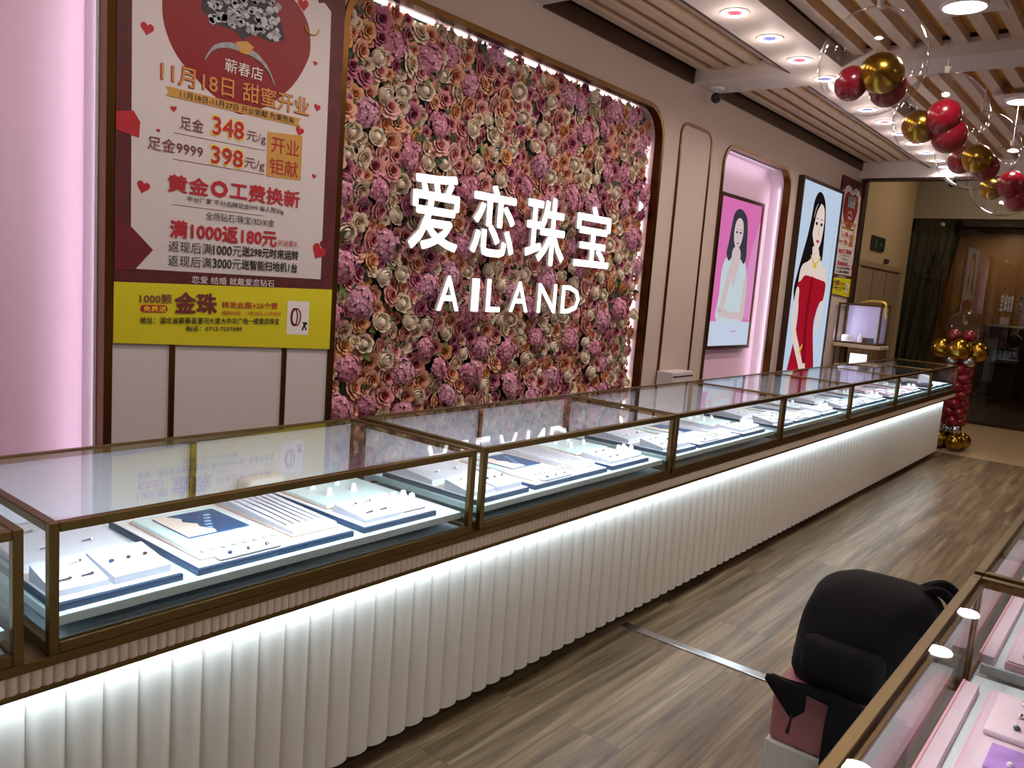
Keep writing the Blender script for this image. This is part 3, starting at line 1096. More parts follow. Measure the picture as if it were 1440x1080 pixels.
    lt = MB()
    for (body, u0, u1, zc, h, mat, bold, dx) in lines:
        txt(lt, body, U(u0), U(u1), V(zc), h * sc, X + dx * (1 if sc > .9 else .8), mat, bold)
    for zz in (1.935, 1.84, 1.675):
        lt.flat(poly([(.21, zz), (.60, zz), (.60, zz + .0016), (.21, zz + .0016)]), X + .0022, 3, .0006)
    lt.build('lettering', mats, T)
    rg = MB()
    rg.tube([(X + .004, U(.80 + .035 * math.cos(a * .35)), V(2.47 + .03 * math.sin(a * .35))) for a in range(9, 19)], .003 * sc, 5)
    rg.build('bracelet_print', M_PR['gold'], T)
    return T


price_poster(1.350, 1.138, 1.0, 'large red-bordered price poster with yellow foot between the pink niche and the flower wall')
price_poster(9.085, 1.592, 0.79, 'small far copy of the red price poster above the display cabinet in the corner')

# ================================================================== PORTRAIT LIGHT BOXES
def light_box(name, label, y0, y1, z0, z1, xb, xf, fw, fmat):
    T = thing(name, label, 'light box', (xb, (y0 + y1) / 2, z0))
    o = [(y1, z1), (y0, z1), (y0, z0), (y1, z0)]
    i = [(y1 - fw, z1 - fw), (y0 + fw, z1 - fw), (y0 + fw, z0 + fw), (y1 - fw, z0 + fw)]
    mb = MB().ring(o, i, xb, xf)
    mb.build('frame', fmat, T)
    MB().box((xb, y0 + .002, z0 + .002), (xb + .01, y1 - .002, z1 - .002)).build('back_board', M_BLACK, T)
    return T


def ell(cy, cz, ry, rz, n=20, rot=0):
    return [(cy + ry * math.cos(2 * math.pi * k / n) * math.cos(rot) - rz * math.sin(2 * math.pi * k / n) * math.sin(rot),
             cz + ry * math.cos(2 * math.pi * k / n) * math.sin(rot) + rz * math.sin(2 * math.pi * k / n) * math.cos(rot)) for k in range(n)]


def ep(name, rgb, s=0.85):
    return emat('lit_print_' + name, rgb, s)


# woman in white on pink
XB = -3.122
T = light_box('light_box', 'gold framed light box of a woman in white on pink inside the pink niche', 6.48, 7.415, 1.015, 2.365, XB, -3.075, .030, M_GOLD)
X = -3.088
p = MB()
p.flat([(6.51, 1.045), (7.385, 1.045), (7.385, 2.335), (6.51, 2.335)], X, 0, .004)
p.flat([(7.20, 1.30), (7.385, 1.27), (7.385, 2.20), (7.28, 2.0), (7.18, 1.7)], X + .0006, 1, .0004)
p.flat([(6.51, 1.045), (7.385, 1.045), (7.385, 1.262), (6.51, 1.262)], X + .0016, 2, .0004)
body = [(6.66, 1.26), (6.66, 1.50), (6.66, 1.70), (6.70, 1.80), (6.80, 1.86), (6.90, 1.87), (7.02, 1.85), (7.14, 1.80), (7.20, 1.66), (7.20, 1.45), (7.19, 1.26)]
p.flat(cat_rom(body, 4), X + .0008, 3, .0004)
hair = [(6.89, 2.262), (6.80, 2.215), (6.765, 2.10), (6.745, 1.97), (6.72, 1.86), (6.78, 1.80), (6.86, 1.84), (7.02, 1.83), (7.10, 1.79), (7.145, 1.85), (7.13, 1.97), (7.115, 2.08), (7.08, 2.19), (6.99, 2.25)]
p.flat(cat_rom(hair, 4), X + .0012, 4, .0004)
p.flat(cat_rom([(6.86, 1.92), (6.98, 1.92), (7.02, 1.84), (6.98, 1.70), (6.92, 1.58), (6.86, 1.72), (6.83, 1.84)], 4), X + .0016, 5, .0004)
p.flat(cat_rom([(6.925, 2.185), (6.85, 2.15), (6.83, 2.05), (6.85, 1.97), (6.92, 1.905), (6.99, 1.96), (7.02, 2.05), (7.0, 2.15)], 4), X + .0022, 6, .0004)
p.flat(cat_rom([(6.835, 2.12), (6.86, 2.16), (6.92, 2.195), (6.99, 2.165), (7.02, 2.10), (7.03, 2.14), (6.99, 2.215), (6.90, 2.235), (6.83, 2.18)], 4), X + .0026, 4, .0004)
for yy in (6.885, 6.965):
    p.flat(ell(yy, 2.058, .020, .010, 12), X + .0028, 7, .0004)
    p.flat([(yy - .026, 2.08), (yy, 2.088), (yy + .026, 2.081), (yy, 2.083)], X + .0028, 7, .0004)
p.flat([(6.92, 2.045), (6.918, 2.005), (6.935, 2.0), (6.93, 2.012)], X + .0028, 8, .0004)
p.flat(ell(6.924, 1.963, .024, .009, 12), X + .0028, 9, .0004)
# raised forearm and hand at the chin, folded arm below
p.flat(cat_rom([(6.69, 1.34), (6.74, 1.30), (6.83, 1.55), (6.90, 1.78), (6.95, 1.86), (6.90, 1.90), (6.83, 1.80), (6.74, 1.58)], 4), X + .0030, 5, .0004)
for k in range(4):
    y_ = 6.875 + .02 * k
    p.flat(cat_rom([(y_ - .009, 1.80), (y_ + .010, 1.80), (y_ + .018, 1.885 - .006 * k), (y_ + .006, 1.90 - .006 * k), (y_ - .004, 1.885 - .006 * k)], 3), X + .0034 + .0002 * k, 6 if k % 2 else 5, .0004)
p.flat(cat_rom([(6.66, 1.335), (6.80, 1.30), (7.00, 1.285), (7.20, 1.30), (7.21, 1.34), (7.05, 1.345), (6.85, 1.36), (6.68, 1.39)], 4), X + .0038, 5, .0004)
p.flat(cat_rom([(7.12, 1.28), (7.22, 1.30), (7.22, 1.60), (7.17, 1.72), (7.14, 1.50)], 4), X + .0036, 5, .0004)
p.flat(ell(6.70, 1.36, .03, .008, 12), X + .0042, 8, .0004)
for k in range(4):
    p.flat([(6.99 + .03 * k, 1.165), (7.01 + .03 * k, 1.165), (7.01 + .03 * k, 1.18), (6.99 + .03 * k, 1.18)], X + .002, 10, .0004)
p.build('portrait_print', [ep('pink', (226, 118, 184)), ep('palepink', (226, 150, 200)), ep('ice', (206, 216, 238)), ep('blouse', (206, 218, 226)), ep('greyhair', (62, 60, 72)),
                           ep('skin', (214, 196, 196)), ep('face', (222, 200, 202)), ep('eye', (52, 42, 50)), ep('nose', (190, 156, 160)), ep('lips', (190, 84, 108)), ep('tinytext', (196, 140, 180))], T)

# woman in a red dress
T = light_box('light_box', 'tall dark framed light box of a woman in a red dress', 7.845, 9.075, 0.50, 2.695, XW, -2.895, .032, M_DARK)
X = -2.908
p = MB()
p.flat([(7.877, .532), (9.043, .532), (9.043, 2.663), (7.877, 2.663)], X, 0, .004)
p.flat(cat_rom([(8.33, 2.592), (8.235, 2.50), (8.20, 2.32), (8.15, 2.14), (8.07, 1.95), (7.99, 1.75), (7.95, 1.60), (8.02, 1.46), (8.10, 1.52), (8.14, 1.72), (8.28, 1.90), (8.44, 1.98), (8.60, 1.93), (8.66, 1.94),
                (8.65, 2.12), (8.62, 2.33), (8.56, 2.50), (8.45, 2.585)], 4), X + .0008, 1, .0004)
# shoulders, chest, arms
p.flat(cat_rom([(8.35, 1.96), (8.34, 2.05), (8.50, 2.05), (8.57, 1.97), (8.66, 1.90), (8.80, 1.86), (8.86, 1.76), (8.86, 1.62), (8.55, 1.55), (8.12, 1.56), (8.06, 1.62), (8.06, 1.78), (8.12, 1.86), (8.26, 1.90)], 4), X + .0012, 2, .0004)
p.flat(cat_rom([(8.02, 1.62), (8.10, 1.60), (8.11, 1.40), (8.13, 1.22), (8.30, 1.02), (8.44, .86), (8.52, .82), (8.50, .74), (8.42, .72), (8.30, .86), (8.12, 1.05), (8.01, 1.22), (7.99, 1.42)], 4), X + .0024, 2, .0004)
p.flat(cat_rom([(8.84, 1.62), (8.90, 1.60), (8.86, 1.40), (8.76, 1.20), (8.70, 1.22), (8.76, 1.42)], 4), X + .0010, 2, .0004)
for k in range(4):
    y_ = 8.42 + .028 * k
    p.flat(cat_rom([(y_, .84), (y_ + .024, .84), (y_ + .030, .70 + .01 * k), (y_ + .014, .66 + .012 * k), (y_ + .002, .71 + .01 * k)], 3), X + .0028 + .0002 * (k % 2), 2, .0004)
# dress
p.flat(cat_rom([(8.03, 1.66), (8.12, 1.70), (8.22, 1.755), (8.46, 1.745), (8.66, 1.73), (8.84, 1.71), (8.87, 1.64), (8.84, 1.52), (8.76, 1.50), (8.68, 1.40), (8.64, 1.25), (8.70, 1.05), (8.80, .80), (8.84, .55), (7.96, .55), (8.02, .80),
                (8.10, 1.05), (8.14, 1.22), (8.14, 1.40), (8.10, 1.52), (8.04, 1.56)], 4), X + .0018, 3, .0004)
p.flat(cat_rom([(8.40, 1.70), (8.46, 1.72), (8.44, 1.3), (8.52, .9), (8.56, .56), (8.48, .56), (8.42, .9), (8.36, 1.3)], 4), X + .0022, 4, .0004)
# face
p.flat(cat_rom([(8.42, 2.49), (8.31, 2.45), (8.265, 2.30), (8.29, 2.16), (8.38, 2.06), (8.47, 2.025), (8.54, 2.09), (8.575, 2.20), (8.58, 2.33), (8.54, 2.45)], 4), X + .0026, 5, .0004)
p.flat(cat_rom([(8.27, 2.33), (8.32, 2.45), (8.40, 2.50), (8.43, 2.49), (8.34, 2.40), (8.30, 2.28), (8.26, 2.14), (8.22, 2.2)], 4), X + .0030, 1, .0004)
for yy in (8.365, 8.505):
    p.flat(ell(yy, 2.285, .034, .017, 12), X + .0034, 6, .0004)
    p.flat([(yy - .045, 2.325), (yy, 2.342), (yy + .045, 2.33), (yy, 2.332)], X + .0034, 6, .0004)
p.flat([(8.445, 2.27), (8.428, 2.175), (8.455, 2.165), (8.468, 2.18), (8.452, 2.19)], X + .0034, 7, .0004)
p.flat(cat_rom([(8.405, 2.115), (8.435, 2.128), (8.455, 2.124), (8.475, 2.128), (8.50, 2.115), (8.455, 2.092)], 3), X + .0034, 8, .0004)
# gold necklace and bracelet
for k in range(13):
    a = k / 12 * 2 - 1
    p.flat(ell(8.455 + .13 * a, 1.885 + .07 * a * a - .02 * (abs(a) < .2), .016 if abs(a) > .2 else .03, .014 if abs(a) > .2 else .03, 8), X + .0036, 9, .0004)
p.flat(cat_rom([(8.28, .98), (8.36, 1.05), (8.38, 1.03), (8.30, .955)], 3), X + .0036, 9, .0004)
for k in range(9):
    p.flat([(8.93 - .0, 2.30 - .07 * k), (8.945, 2.30 - .07 * k), (8.945, 2.335 - .07 * k), (8.93, 2.335 - .07 * k)], X + .0010, 10, .0004)
p.build('portrait_print', [ep('sky', (196, 214, 236)), ep('blackhair', (26, 20, 24)), ep('skin2', (232, 212, 202)), ep('reddress', (166, 22, 40)), ep('redfold', (134, 14, 30)),
                           ep('face2', (236, 214, 204)), ep('eye2', (48, 34, 36)), ep('nose2', (206, 172, 158)), ep('lips2', (180, 44, 70)), ep('necklace', (222, 186, 70)), ep('bluetext', (150, 174, 206))], T)

# ================================================================== COUNTERS AND GLASS CASES
def counter(side, xf, xb, ya, yb, ysk, label):
    """side +1: customers stand at +x; xf is the front plane of the ledge"""
    s = side
    T = thing('display_counter', label, 'counter', ((xf + xb) / 2, (ya + yb) / 2, 0))
    body = MB()
    body.box((xf - s * .075, ya, .07), (xb, ysk, .655))
    body.build('cabinet_body', M_SKIRT, T)
    # fluted skirt
    xk = xf - s * .036
    pitch, nseg = .0784, 8
    pts = []
    y = ya
    while y < ysk - .01:
        for k in range(nseg):
            a = math.pi * k / nseg
            pts.append((xk - s * .020 * (1 - math.sin(a)), y + pitch / 2 * (1 - math.cos(a))))
        y += pitch
    pts.append((xk - s * .02, y))
    sk = MB()
    n = len(pts)
    vs = [(x, yy, .065) for x, yy in pts] + [(x, yy, .60) for x, yy in pts] + [(xf - s * .074, yy, .065) for x, yy in pts]
    fs = []
    for i in range(n - 1):
        q = (i, i + 1, n + i + 1, n + i)
        fs.append(q if s > 0 else q[::-1])
        q = (i, 2 * n + i, 2 * n + i + 1, i + 1)
        fs.append(q if s > 0 else q[::-1])
    sk.add(vs, fs)
    sk.build('fluted_skirt', M_SKIRT, T, True, 50)
    MB().box((xf - s * .10, ya, 0), (xb + s * .03, ysk - .02, .069)).build('toe_kick', M_TOE, T)
    MB().rbox((xf, ya, .655), (xb, yb, .6765), .002).build('ledge', M_BRONZE, T)
    MB().box((xf - s * .006, ya, .606), (xf - s * .03, yb - .01, .655)).build('band_backing', M_BAND, T)
    MB().rbox((xf, ya, .604), (xf - s * .034, yb - .01, .6165), .002).build('lower_trim', M_BRONZE, T)
    bd = MB()
    p2 = .0217
    y = ya
    vs, fs = [], []
    while y < yb - .03:
        o = len(vs)
        for zz in (.6166, .6548):
            for k in range(6):
                a = math.pi * k / 5
                vs.append((xf - s * (.006 - .0085 * math.sin(a) * .55), y + p2 * .5 * (1 - .92 * math.cos(a)), zz))
        for k in range(5):
            q = (o + k, o + k + 1, o + 7 + k, o + 6 + k)
            fs.append(q if s > 0 else q[::-1])
        y += p2
    bd.add(vs, fs)
    bd.build('reeded_band', M_BAND, T, True, 60)
    l = area('ledge_strip_light', (xf - s * .016, (ya + ysk) / 2, .601), (-s * .25, 0, -1), .012, ysk - ya, P_SKIRT * (ysk - ya) / 9.7, COOL)
    return T


def glass_case(side, xf, xb, y0, y1, label, group, lit=COOL, power=1.0, z0=.677, z1=.952):
    s = side
    T = thing('glass_case', label, 'display case', ((xf + xb) / 2, (y0 + y1) / 2, z0), group)
    w = .020
    fr = MB()
    lo, hi = min(xf, xb), max(xf, xb)
    for yy in (y0, y1 - w):
        for xx in (lo, hi - w):
            fr.rbox((xx, yy, z0), (xx + w, yy + w, z1), .002)
        fr.rbox((lo + w, yy, z1 - w), (hi - w, yy + w, z1), .002)
        fr.rbox((lo + w, yy, z0), (hi - w, yy + w, z0 + .024), .002)
    for xx in (lo, hi - w):
        fr.rbox((xx, y0 + w, z1 - w), (xx + w, y1 - w, z1), .002)
        fr.rbox((xx, y0 + w, z0), (xx + w, y1 - w, z0 + .024), .002)
    fr.build('frame', M_BRONZE, T)
    g = .005
    MB().box((lo + w, y0 + w, z1 - .009), (hi - w, y1 - w, z1 - .003)).build('top_glass', M_GLASS, T)
    MB().box((xf - s * .012, y0 + w, z0 + .024), (xf - s * (.012 + g), y1 - w, z1 - w)).build('front_glass', M_SIDE, T)
    ym = (y0 + y1) / 2
    for (ya_, yb_, k) in ((y0 + w, ym + .01, 0), (ym - .01, y1 - w, 1)):
        MB().box((xb + s * (.006 + .007 * k), ya_, z0 + .024), (xb + s * (.012 + .007 * k), yb_, z1 - w)).build('sliding_door', M_DOOR, T)
    MB().box((lo + w, y0 + .008, z0 + .024), (hi - w, y0 + .008 + g, z1 - w)).build('side_glass', M_SIDE, T)
    MB().box((lo + w, y1 - .008 - g, z0 + .024), (hi - w, y1 - .008, z1 - w)).build('side_glass', M_SIDE, T)
    MB().box((lo + w, y0 + w, z0 + .001), (hi - w, y1 - w, z0 + .016)).build('base_panel', M_CASEFLOOR, T)
    MB().rbox((lo + .036, y0 + .024, .722), (hi - .030, y1 - .024, .7445), .002).build('glass_shelf', M_AQUA, T)
    MB().rbox((xf - s * .021, y0 + w, z1 - .018), (xf - s * .030, y1 - w, z1 - .010), .001).build('light_rail', M_BRONZE, T)
    area('case_strip_light', (xf - s * .032, (y0 + y1) / 2, z1 - .022), (-s * .70, 0, -1), .010, (y1 - y0) - .07, P_CASE * power * (y1 - y0) / 1.3, lit, 130)
    MB().box((xb + s * .022, (y0 + y1) / 2 - .008, z0 + .024), (xb + s * .034, (y0 + y1) / 2 + .008, z1 - w)).build('back_stile', M_BRONZE, T)
    return T


XF_L, XB_L = -1.645, -2.262
counter(1, XF_L, XB_L - .02, -0.72, 9.60, 9.24, 'long white fluted counter with a bronze ledge along the flower wall')
CL = [(-0.70, .592), (.637, 1.906), (1.942, 3.245), (3.265, 4.572), (4.590, 5.872), (5.880, 7.128), (7.136, 8.335), (8.343, 9.52)]
CN = ['glass case cut by the photo edge beside the pink niche, bronze framed', 'bronze framed glass case in front of the large price poster',
      'bronze framed glass case reflecting the word on the flower wall', 'bronze framed glass case where the flower wall meets the narrow gold outlined panel',
      'bronze framed glass case in front of the woman in white', 'bronze framed glass case in front of the woman in the red dress',
      'bronze framed glass case beside the small display cabinet', 'bronze framed glass case at the far balloon end of the counter']
CP = ['the edge-cut glass case', 'the price poster glass case', 'the sign-mirroring glass case', 'the narrow panel glass case',
      'the white blouse portrait glass case', 'the red dress glass case', 'the corner cabinet glass case', 'the balloon end glass case']
for (y0, y1), lb in zip(CL, CN):
    glass_case(1, XF_L, XB_L, y0, y1, lb, 'glass cases on the long counter')

# ---- jewellery trays and pads
ZT = .7447
G_TRAY, G_PAD = 'navy edged jewellery trays', 'jewellery pads on the navy trays'


def tray(y0, y1, xa, xb, label, edge=M_NAVY, board=M_WHITE, group=G_TRAY, z=ZT):
    T = thing('jewellery_tray', label, 'tray', ((xa + xb) / 2, (y0 + y1) / 2, z), group)
    MB().rbox((xa, y0, z), (xb, y1, z + .016), .002).build('tray_edge', edge, T)
    MB().rbox((xa - .004 * (1 if xa > xb else -1), y0 + .004, z + .0162), (xb + .004 * (1 if xa > xb else -1), y1 - .004, z + .0195), .001).build('tray_board', board, T)
    return z + .0196


def pad(name, label, x0, x1, y0, y1, z, h, mat=M_GREYPAD, rim=None, slope=0.0, kind=None, group=G_PAD, cat='jewellery pad'):
    T = thing(name, label, cat, ((x0 + x1) / 2, (y0 + y1) / 2, z), group)
    lo, hi = min(x0, x1), max(x0, x1)
    if slope:
        # wedge: the -x side is raised
        vs = [(lo, y0, z), (hi, y0, z), (hi, y1, z), (lo, y1, z), (lo, y0, z + h + slope), (hi, y0, z + h), (hi, y1, z + h), (lo, y1, z + h + slope)]
        MB().add(vs, [(0, 3, 2, 1), (4, 5, 6, 7), (0, 1, 5, 4), (1, 2, 6, 5), (2, 3, 7, 6), (3, 0, 4, 7)]).build('pad_body', mat, T)
    else:
        MB().rbox((lo, y0, z), (hi, y1, z + h), min(.006, h * .4)).build('pad_body', mat, T)
    if rim:
        MB().rbox((lo - .005, y0 - .005, z), (hi + .005, y1 + .005, z + h * .45), .002).build('pad_rim', rim, T)
    zt = lambda x: z + h + (slope * (hi - x) / (hi - lo) if slope else 0)
    rnd = random.Random(int(abs(y0) * 1000))
    if kind == 'earrings':
        for k in range(4):
            xx = lo + (hi - lo) * (.25 + .5 * (k // 2)); yy = y0 + (y1 - y0) * (.3 + .4 * (k % 2))
            MB().tube([(xx, yy - .011, zt(xx) + .003), (xx, yy + .011, zt(xx) + .004)], .0022, 6).ball((xx, yy + .012, zt(xx) + .004), .0042, 0, 8).build('earring', M_CHROME, T, True)
    if kind == 'rings':
        for k in range(3):
            xx = (lo + hi) / 2; yy = y0 + (y1 - y0) * (.2 + .3 * k)
            MB().lathe((xx, yy, zt(xx) + .001), [(.004, 0), (.006, .002), (.0055, .005), (.002, .007), (0, .0072)], 10).build('ring', M_CHROME if k else M_NAVY, T, True)
    if kind == 'pearls':
        for k in range(8):
            yy = y0 + (y1 - y0) * (k + .5) / 8
            xx = hi - .018
            MB().ball((xx, yy, zt(xx) + .007), .008, 0, 10, k=1.1).build('pearl', M_PEARL, T, True)
    if kind == 'chains':
        for k in range(6):
            yy = y0 + (y1 - y0) * (k + .7) / 6.6
            MB().tube([(lo + .03, yy, zt(lo + .03) + .001), ((lo + hi) / 2, yy + .004 * math.sin(k), zt((lo + hi) / 2) + .0012), (hi - .05, yy, zt(hi - .05) + .001)], .0014, 5).build('chain', M_CHROME, T, True)
    if kind == 'posts':
        for k in range(4):
            xx = lo + (hi - lo) * (.3 + .35 * (k // 2)); yy = y0 + (y1 - y0) * (.3 + .4 * (k % 2))
            MB().lathe((xx, yy, zt(xx) - .001), [(.013, 0), (.011, .012), (.008, .024), (.0, .028)], 12).build('ring_post', M_WHITE, T, True)
    return T


def picture_card(label, x0, x1, y0, y1, z):
    T = thing('picture_card', label, 'card', ((x0 + x1) / 2, (y0 + y1) / 2, z), G_PAD)
    MB().box((x0, y0, z), (x1, y1, z + .003)).build('card_board', pm('navy_card', (40, 74, 120), .4, noise=.3, nscale=40), T)
    m_ = MB()
    lo, hi = min(x0, x1), max(x0, x1)
    W_, H_ = hi - lo, y1 - y0
    m_.add([(lo + W_ * a, y0 + H_ * b_, z + .0034) for a, b_ in ((0, 0), (1, 0), (1, .45), (.86, .5), (.66, .38), (.52, .42), (.36, .28), (.22, .34), (.0, .2))], [tuple(range(9))], 0)
    for k in range(5):
        a, b_ = .25 + .13 * k, .75 - .07 * k
        m_.add([(lo + W_ * (a + .05 * math.cos(q * 1.2566)), y0 + H_ * (b_ + .07 * math.sin(q * 1.2566)), z + .0036) for q in range(5)], [tuple(range(5))], 1)
    m_.build('card_print', [pm('cream_card_print', (232, 218, 206), .5, noise=.03), pm('pale_blue_card_print', (140, 172, 210), .5, noise=.05)], T)
    return T


for ci, (y0, y1) in enumerate(CL):
    cp = CP[ci]
    L = y1 - y0
    o = y0
    tone = M_GREYPAD if ci != 6 else pm('pale_pink_velvet', (226, 196, 208), .8, noise=.05, nscale=90)
    if ci < 7:
        sp = [(o + .030, o + .315), (o + .352, o + .830), (o + .868, o + 1.165)]
        sc_ = (L / 1.285)
        sp = [(o + (a - o) * sc_, o + (b_ - o) * sc_) for a, b_ in sp]
        XA, XZ = -1.694, -2.155
        a, b_ = sp[0]
        z = tray(a, b_, XA, XZ, 'navy edged tray of earring pads, nearest end of ' + cp)
        w = b_ - a
        pad('earring_pad', 'small grey earring pad, front of first tray in ' + cp, XA - .03, XA - .155, a + .03 * w, a + .44 * w, z, .014, tone, None, .022, 'earrings')
        pad('earring_pad', 'plain grey ring wedge, front of first tray in ' + cp, XA - .022, XA - .165, a + .47 * w, a + .93 * w, z, .018, tone, None, .016, 'rings')
        pad('earring_pad', 'broad grey earring pad, back of first tray in ' + cp, XA - .22, XA - .44, a + .05 * w, a + .90 * w, z, .016, tone, None, .02, 'earrings')
        a, b_ = sp[1]
        w = b_ - a
        z = tray(a, b_, XA, XZ, 'wide navy edged tray, middle of ' + cp)
        pad('aqua_pad', 'aqua pad with pearl row, middle tray of ' + cp, XA - .045, XA - .40, a + .07 * w, a + .56 * w, z, .012, M_AQUA, M_BEIGE, 0, 'pearls')
        picture_card('navy and cream picture card in ' + cp, XA - .17, XA - .36, a + .15 * w, a + .52 * w, z + .0122)
        pad('ring_pad', 'little grey ring pad, middle tray of ' + cp, XA - .006, XA - .038, a + .13 * w, a + .50 * w, z, .009, tone, None, 0, 'rings')
        pad('necklace_pad', 'long beige edged necklace pad in ' + cp, XA - .05, XA - .44, a + .64 * w, a + .95 * w, z, .016, tone, M_BEIGE, .012, 'chains')
        a, b_ = sp[2]
        w = b_ - a
        z = tray(a, b_, XA, XZ, 'navy edged tray, farthest end of ' + cp)
        pad('pendant_pad', 'pale grey pendant pad, last tray of ' + cp, XA - .022, XA - .17, a + .08 * w, a + .55 * w, z, .012, tone, None, .012, 'earrings')
        pad('ring_post_pad', 'white pad of ring posts, last tray of ' + cp, XA - .03, XA - .14, a + .60 * w, a + .95 * w, z, .02, M_WHITE, None, 0, 'posts')
        pad('beige_pad', 'aqua pad with posts, back of last tray in ' + cp, XA - .20, XA - .45, a + .08 * w, a + .92 * w, z, .012, M_AQUA, M_BEIGE, 0, 'posts')
    else:
        z = tray(o + .04, o + .50, -1.69, -2.18, 'dark edged tray, nearer half of ' + cp, M_BLACK, tone)
        for k in range(3):
            pad('dark_stand', 'dark display block, %s from the front glass of %s' % (ORD[k], cp), -1.70 - .14 * k, -1.80 - .14 * k, o + .12, o + .36, z, .03, pm('charcoal_velvet', (56, 54, 66), .8), None, 0, 'rings', 'dark display blocks')
        z = tray(o + .58, o + 1.05, -1.69, -2.18, 'grey tray with pendant stand, farther half of ' + cp, M_NAVY, M_GREYPAD)
        pad('pendant_stand', 'upright white pendant stand in ' + cp, -1.80, -1.90, o + .66, o + .80, z, .06, M_WHITE, None, .02, None, 'dark display blocks')

# white block seen through the top of the case by the poster
t = thing('display_block', 'white rounded display block at the back of the price poster glass case', 'display block', (-2.20, 1.50, .7447))
MB().rbox((-2.236, 1.425, .7447), (-2.165, 1.565, .805), .014).build('block_body', M_WHITE, t, True, 60)
MB().rbox((-2.150, 1.43, .7447), (-2.1645, 1.47, .765), .003).build('block_foot', M_WHITE, t)

# ---- counter on the near right with pink lined trays
XF_R, XB_R = -.250, .365
counter(-1, XF_R, XB_R + .02, -0.72, 4.60, 4.58, 'near white counter with bronze framed glass beside the pink stool')
CR = [(.637, 1.930), (1.955, 3.245), (3.265, 4.56)]
RN = ['near glass case of pink edged trays beside the pink stool', 'second glass case of pink edged trays, beyond the bronze bar', 'third glass case of the near counter, mostly out of the photo']
PINKL = (1.0, .86, .9)
for (y0, y1), lb in zip(CR, RN):
    glass_case(-1, XF_R, XB_R, y0, y1, lb, 'glass cases on the near counter', PINKL, .26)
M_PEDGE = pm('pink_tray_edge', (238, 184, 200), .4, noise=.03)
M_PBOARD = pm('pale_lilac_board', (216, 202, 212), .6, noise=.04, nscale=50)
RP = ['the near counter\'s first case', 'the near counter\'s second case', 'the near counter\'s third case']
for ci, (y0, y1) in enumerate(CR):
    sp = [(y0 + .03, y0 + .60), (y0 + .66, y0 + 1.18)] if ci == 0 else [(y0 + .035, y0 + .56), (y0 + .60, y0 + 1.20)]
    for ti, (a, b_) in enumerate(sp):
        pos = ('nearer' if ti == 0 else 'farther') + ' half of ' + RP[ci]
        t = thing('pink_rail', 'narrow pink edged rail by the front glass, ' + pos, 'tray', (-.228, (a + b_) / 2, ZT), 'pink edged rails')
        MB().rbox((-.222, a, ZT), (-.217, b_, ZT + .02), .001).build('rail_face', M_PEDGE, t)
        MB().rbox((-.2168, a, ZT), (-.192, b_, ZT + .018), .001).build('rail_board', M_PBOARD, t)
        z = tray(a, b_, -.172, .28, 'pink edged jewellery tray, ' + pos, M_PEDGE, M_PBOARD, 'pink edged jewellery trays')
        w = b_ - a
        gp = 'pads on the pink edged trays'
        pad('earring_pad', 'pad of three dark rings, ' + pos, -.155, -.06, a + .58 * w, a + .94 * w, z, .012, M_PBOARD, None, .0, 'rings', gp)
        pad('earring_pad', 'raised wedge pad behind the dark rings, ' + pos, -.05, .10, a + .58 * w, a + .94 * w, z, .03, M_PBOARD, None, .012, 'earrings', gp)
        pad('necklace_pad', 'long grooved pad of chains, ' + pos, -.145, .10, a + .06 * w, a + .28 * w, z, .012, M_PBOARD, None, .0, 'chains', gp)
        pad('ring_pad', 'low lilac ring pad at the back, ' + pos, .12, .26, a + .10 * w, a + .90 * w, z, .014, M_PBOARD, None, 0, 'posts', gp)
    if ci == 0:
        t = thing('purple_card', 'purple printed card lying in the near glass case', 'card', (-.07, 1.47, ZT + .02))
        a0 = 1.475
        MB().rbox((-.135, a0 - .0, ZT + .0198), (.04, a0 + .095, ZT + .026), .002).build('card_board', pm('violet_card', (176, 140, 214), .3, noise=.4, nscale=25), t)
        mb = MB()
        for k in range(3):
            mb.ball((-.10 + .03 * k, a0 + .03, ZT + .0275), .006, 0, 8)
        mb.build('card_glint', pm('white_glint_bead', (244, 240, 250), .1, noise=0), t, True)  # white beads stand in for the white lights on the card

# ================================================================== STOOL, BACKPACK, COAT
SX0, SX1, SY0, SY1 = -.712, -.37, 2.156, 2.50
t = thing('stool', 'square pink stool with a white base standing against the near counter', 'stool', ((SX0 + SX1) / 2, (SY0 + SY1) / 2, 0))
MB().rbox((SX0, SY0, .276), (SX1, SY1, .45), .016).build('seat', pm('dusty_pink_leather', (172, 112, 120), .5, noise=.05, nscale=20), t, True, 60)
MB().rbox((SX0 - .004, SY0 - .004, .02), (SX1 + .004, SY1 + .004, .2755), .006).build('base', pm('off_white_stool_base', (204, 200, 196), .5, noise=.03), t)
for sx in (SX0 + .04, SX1 - .04):
    for sy in (SY0 + .04, SY1 - .04):
        MB().lathe((sx, sy, 0), [(.016, 0), (.018, .01), (.016, .0199)], 12).build('foot', M_BLACK, t)

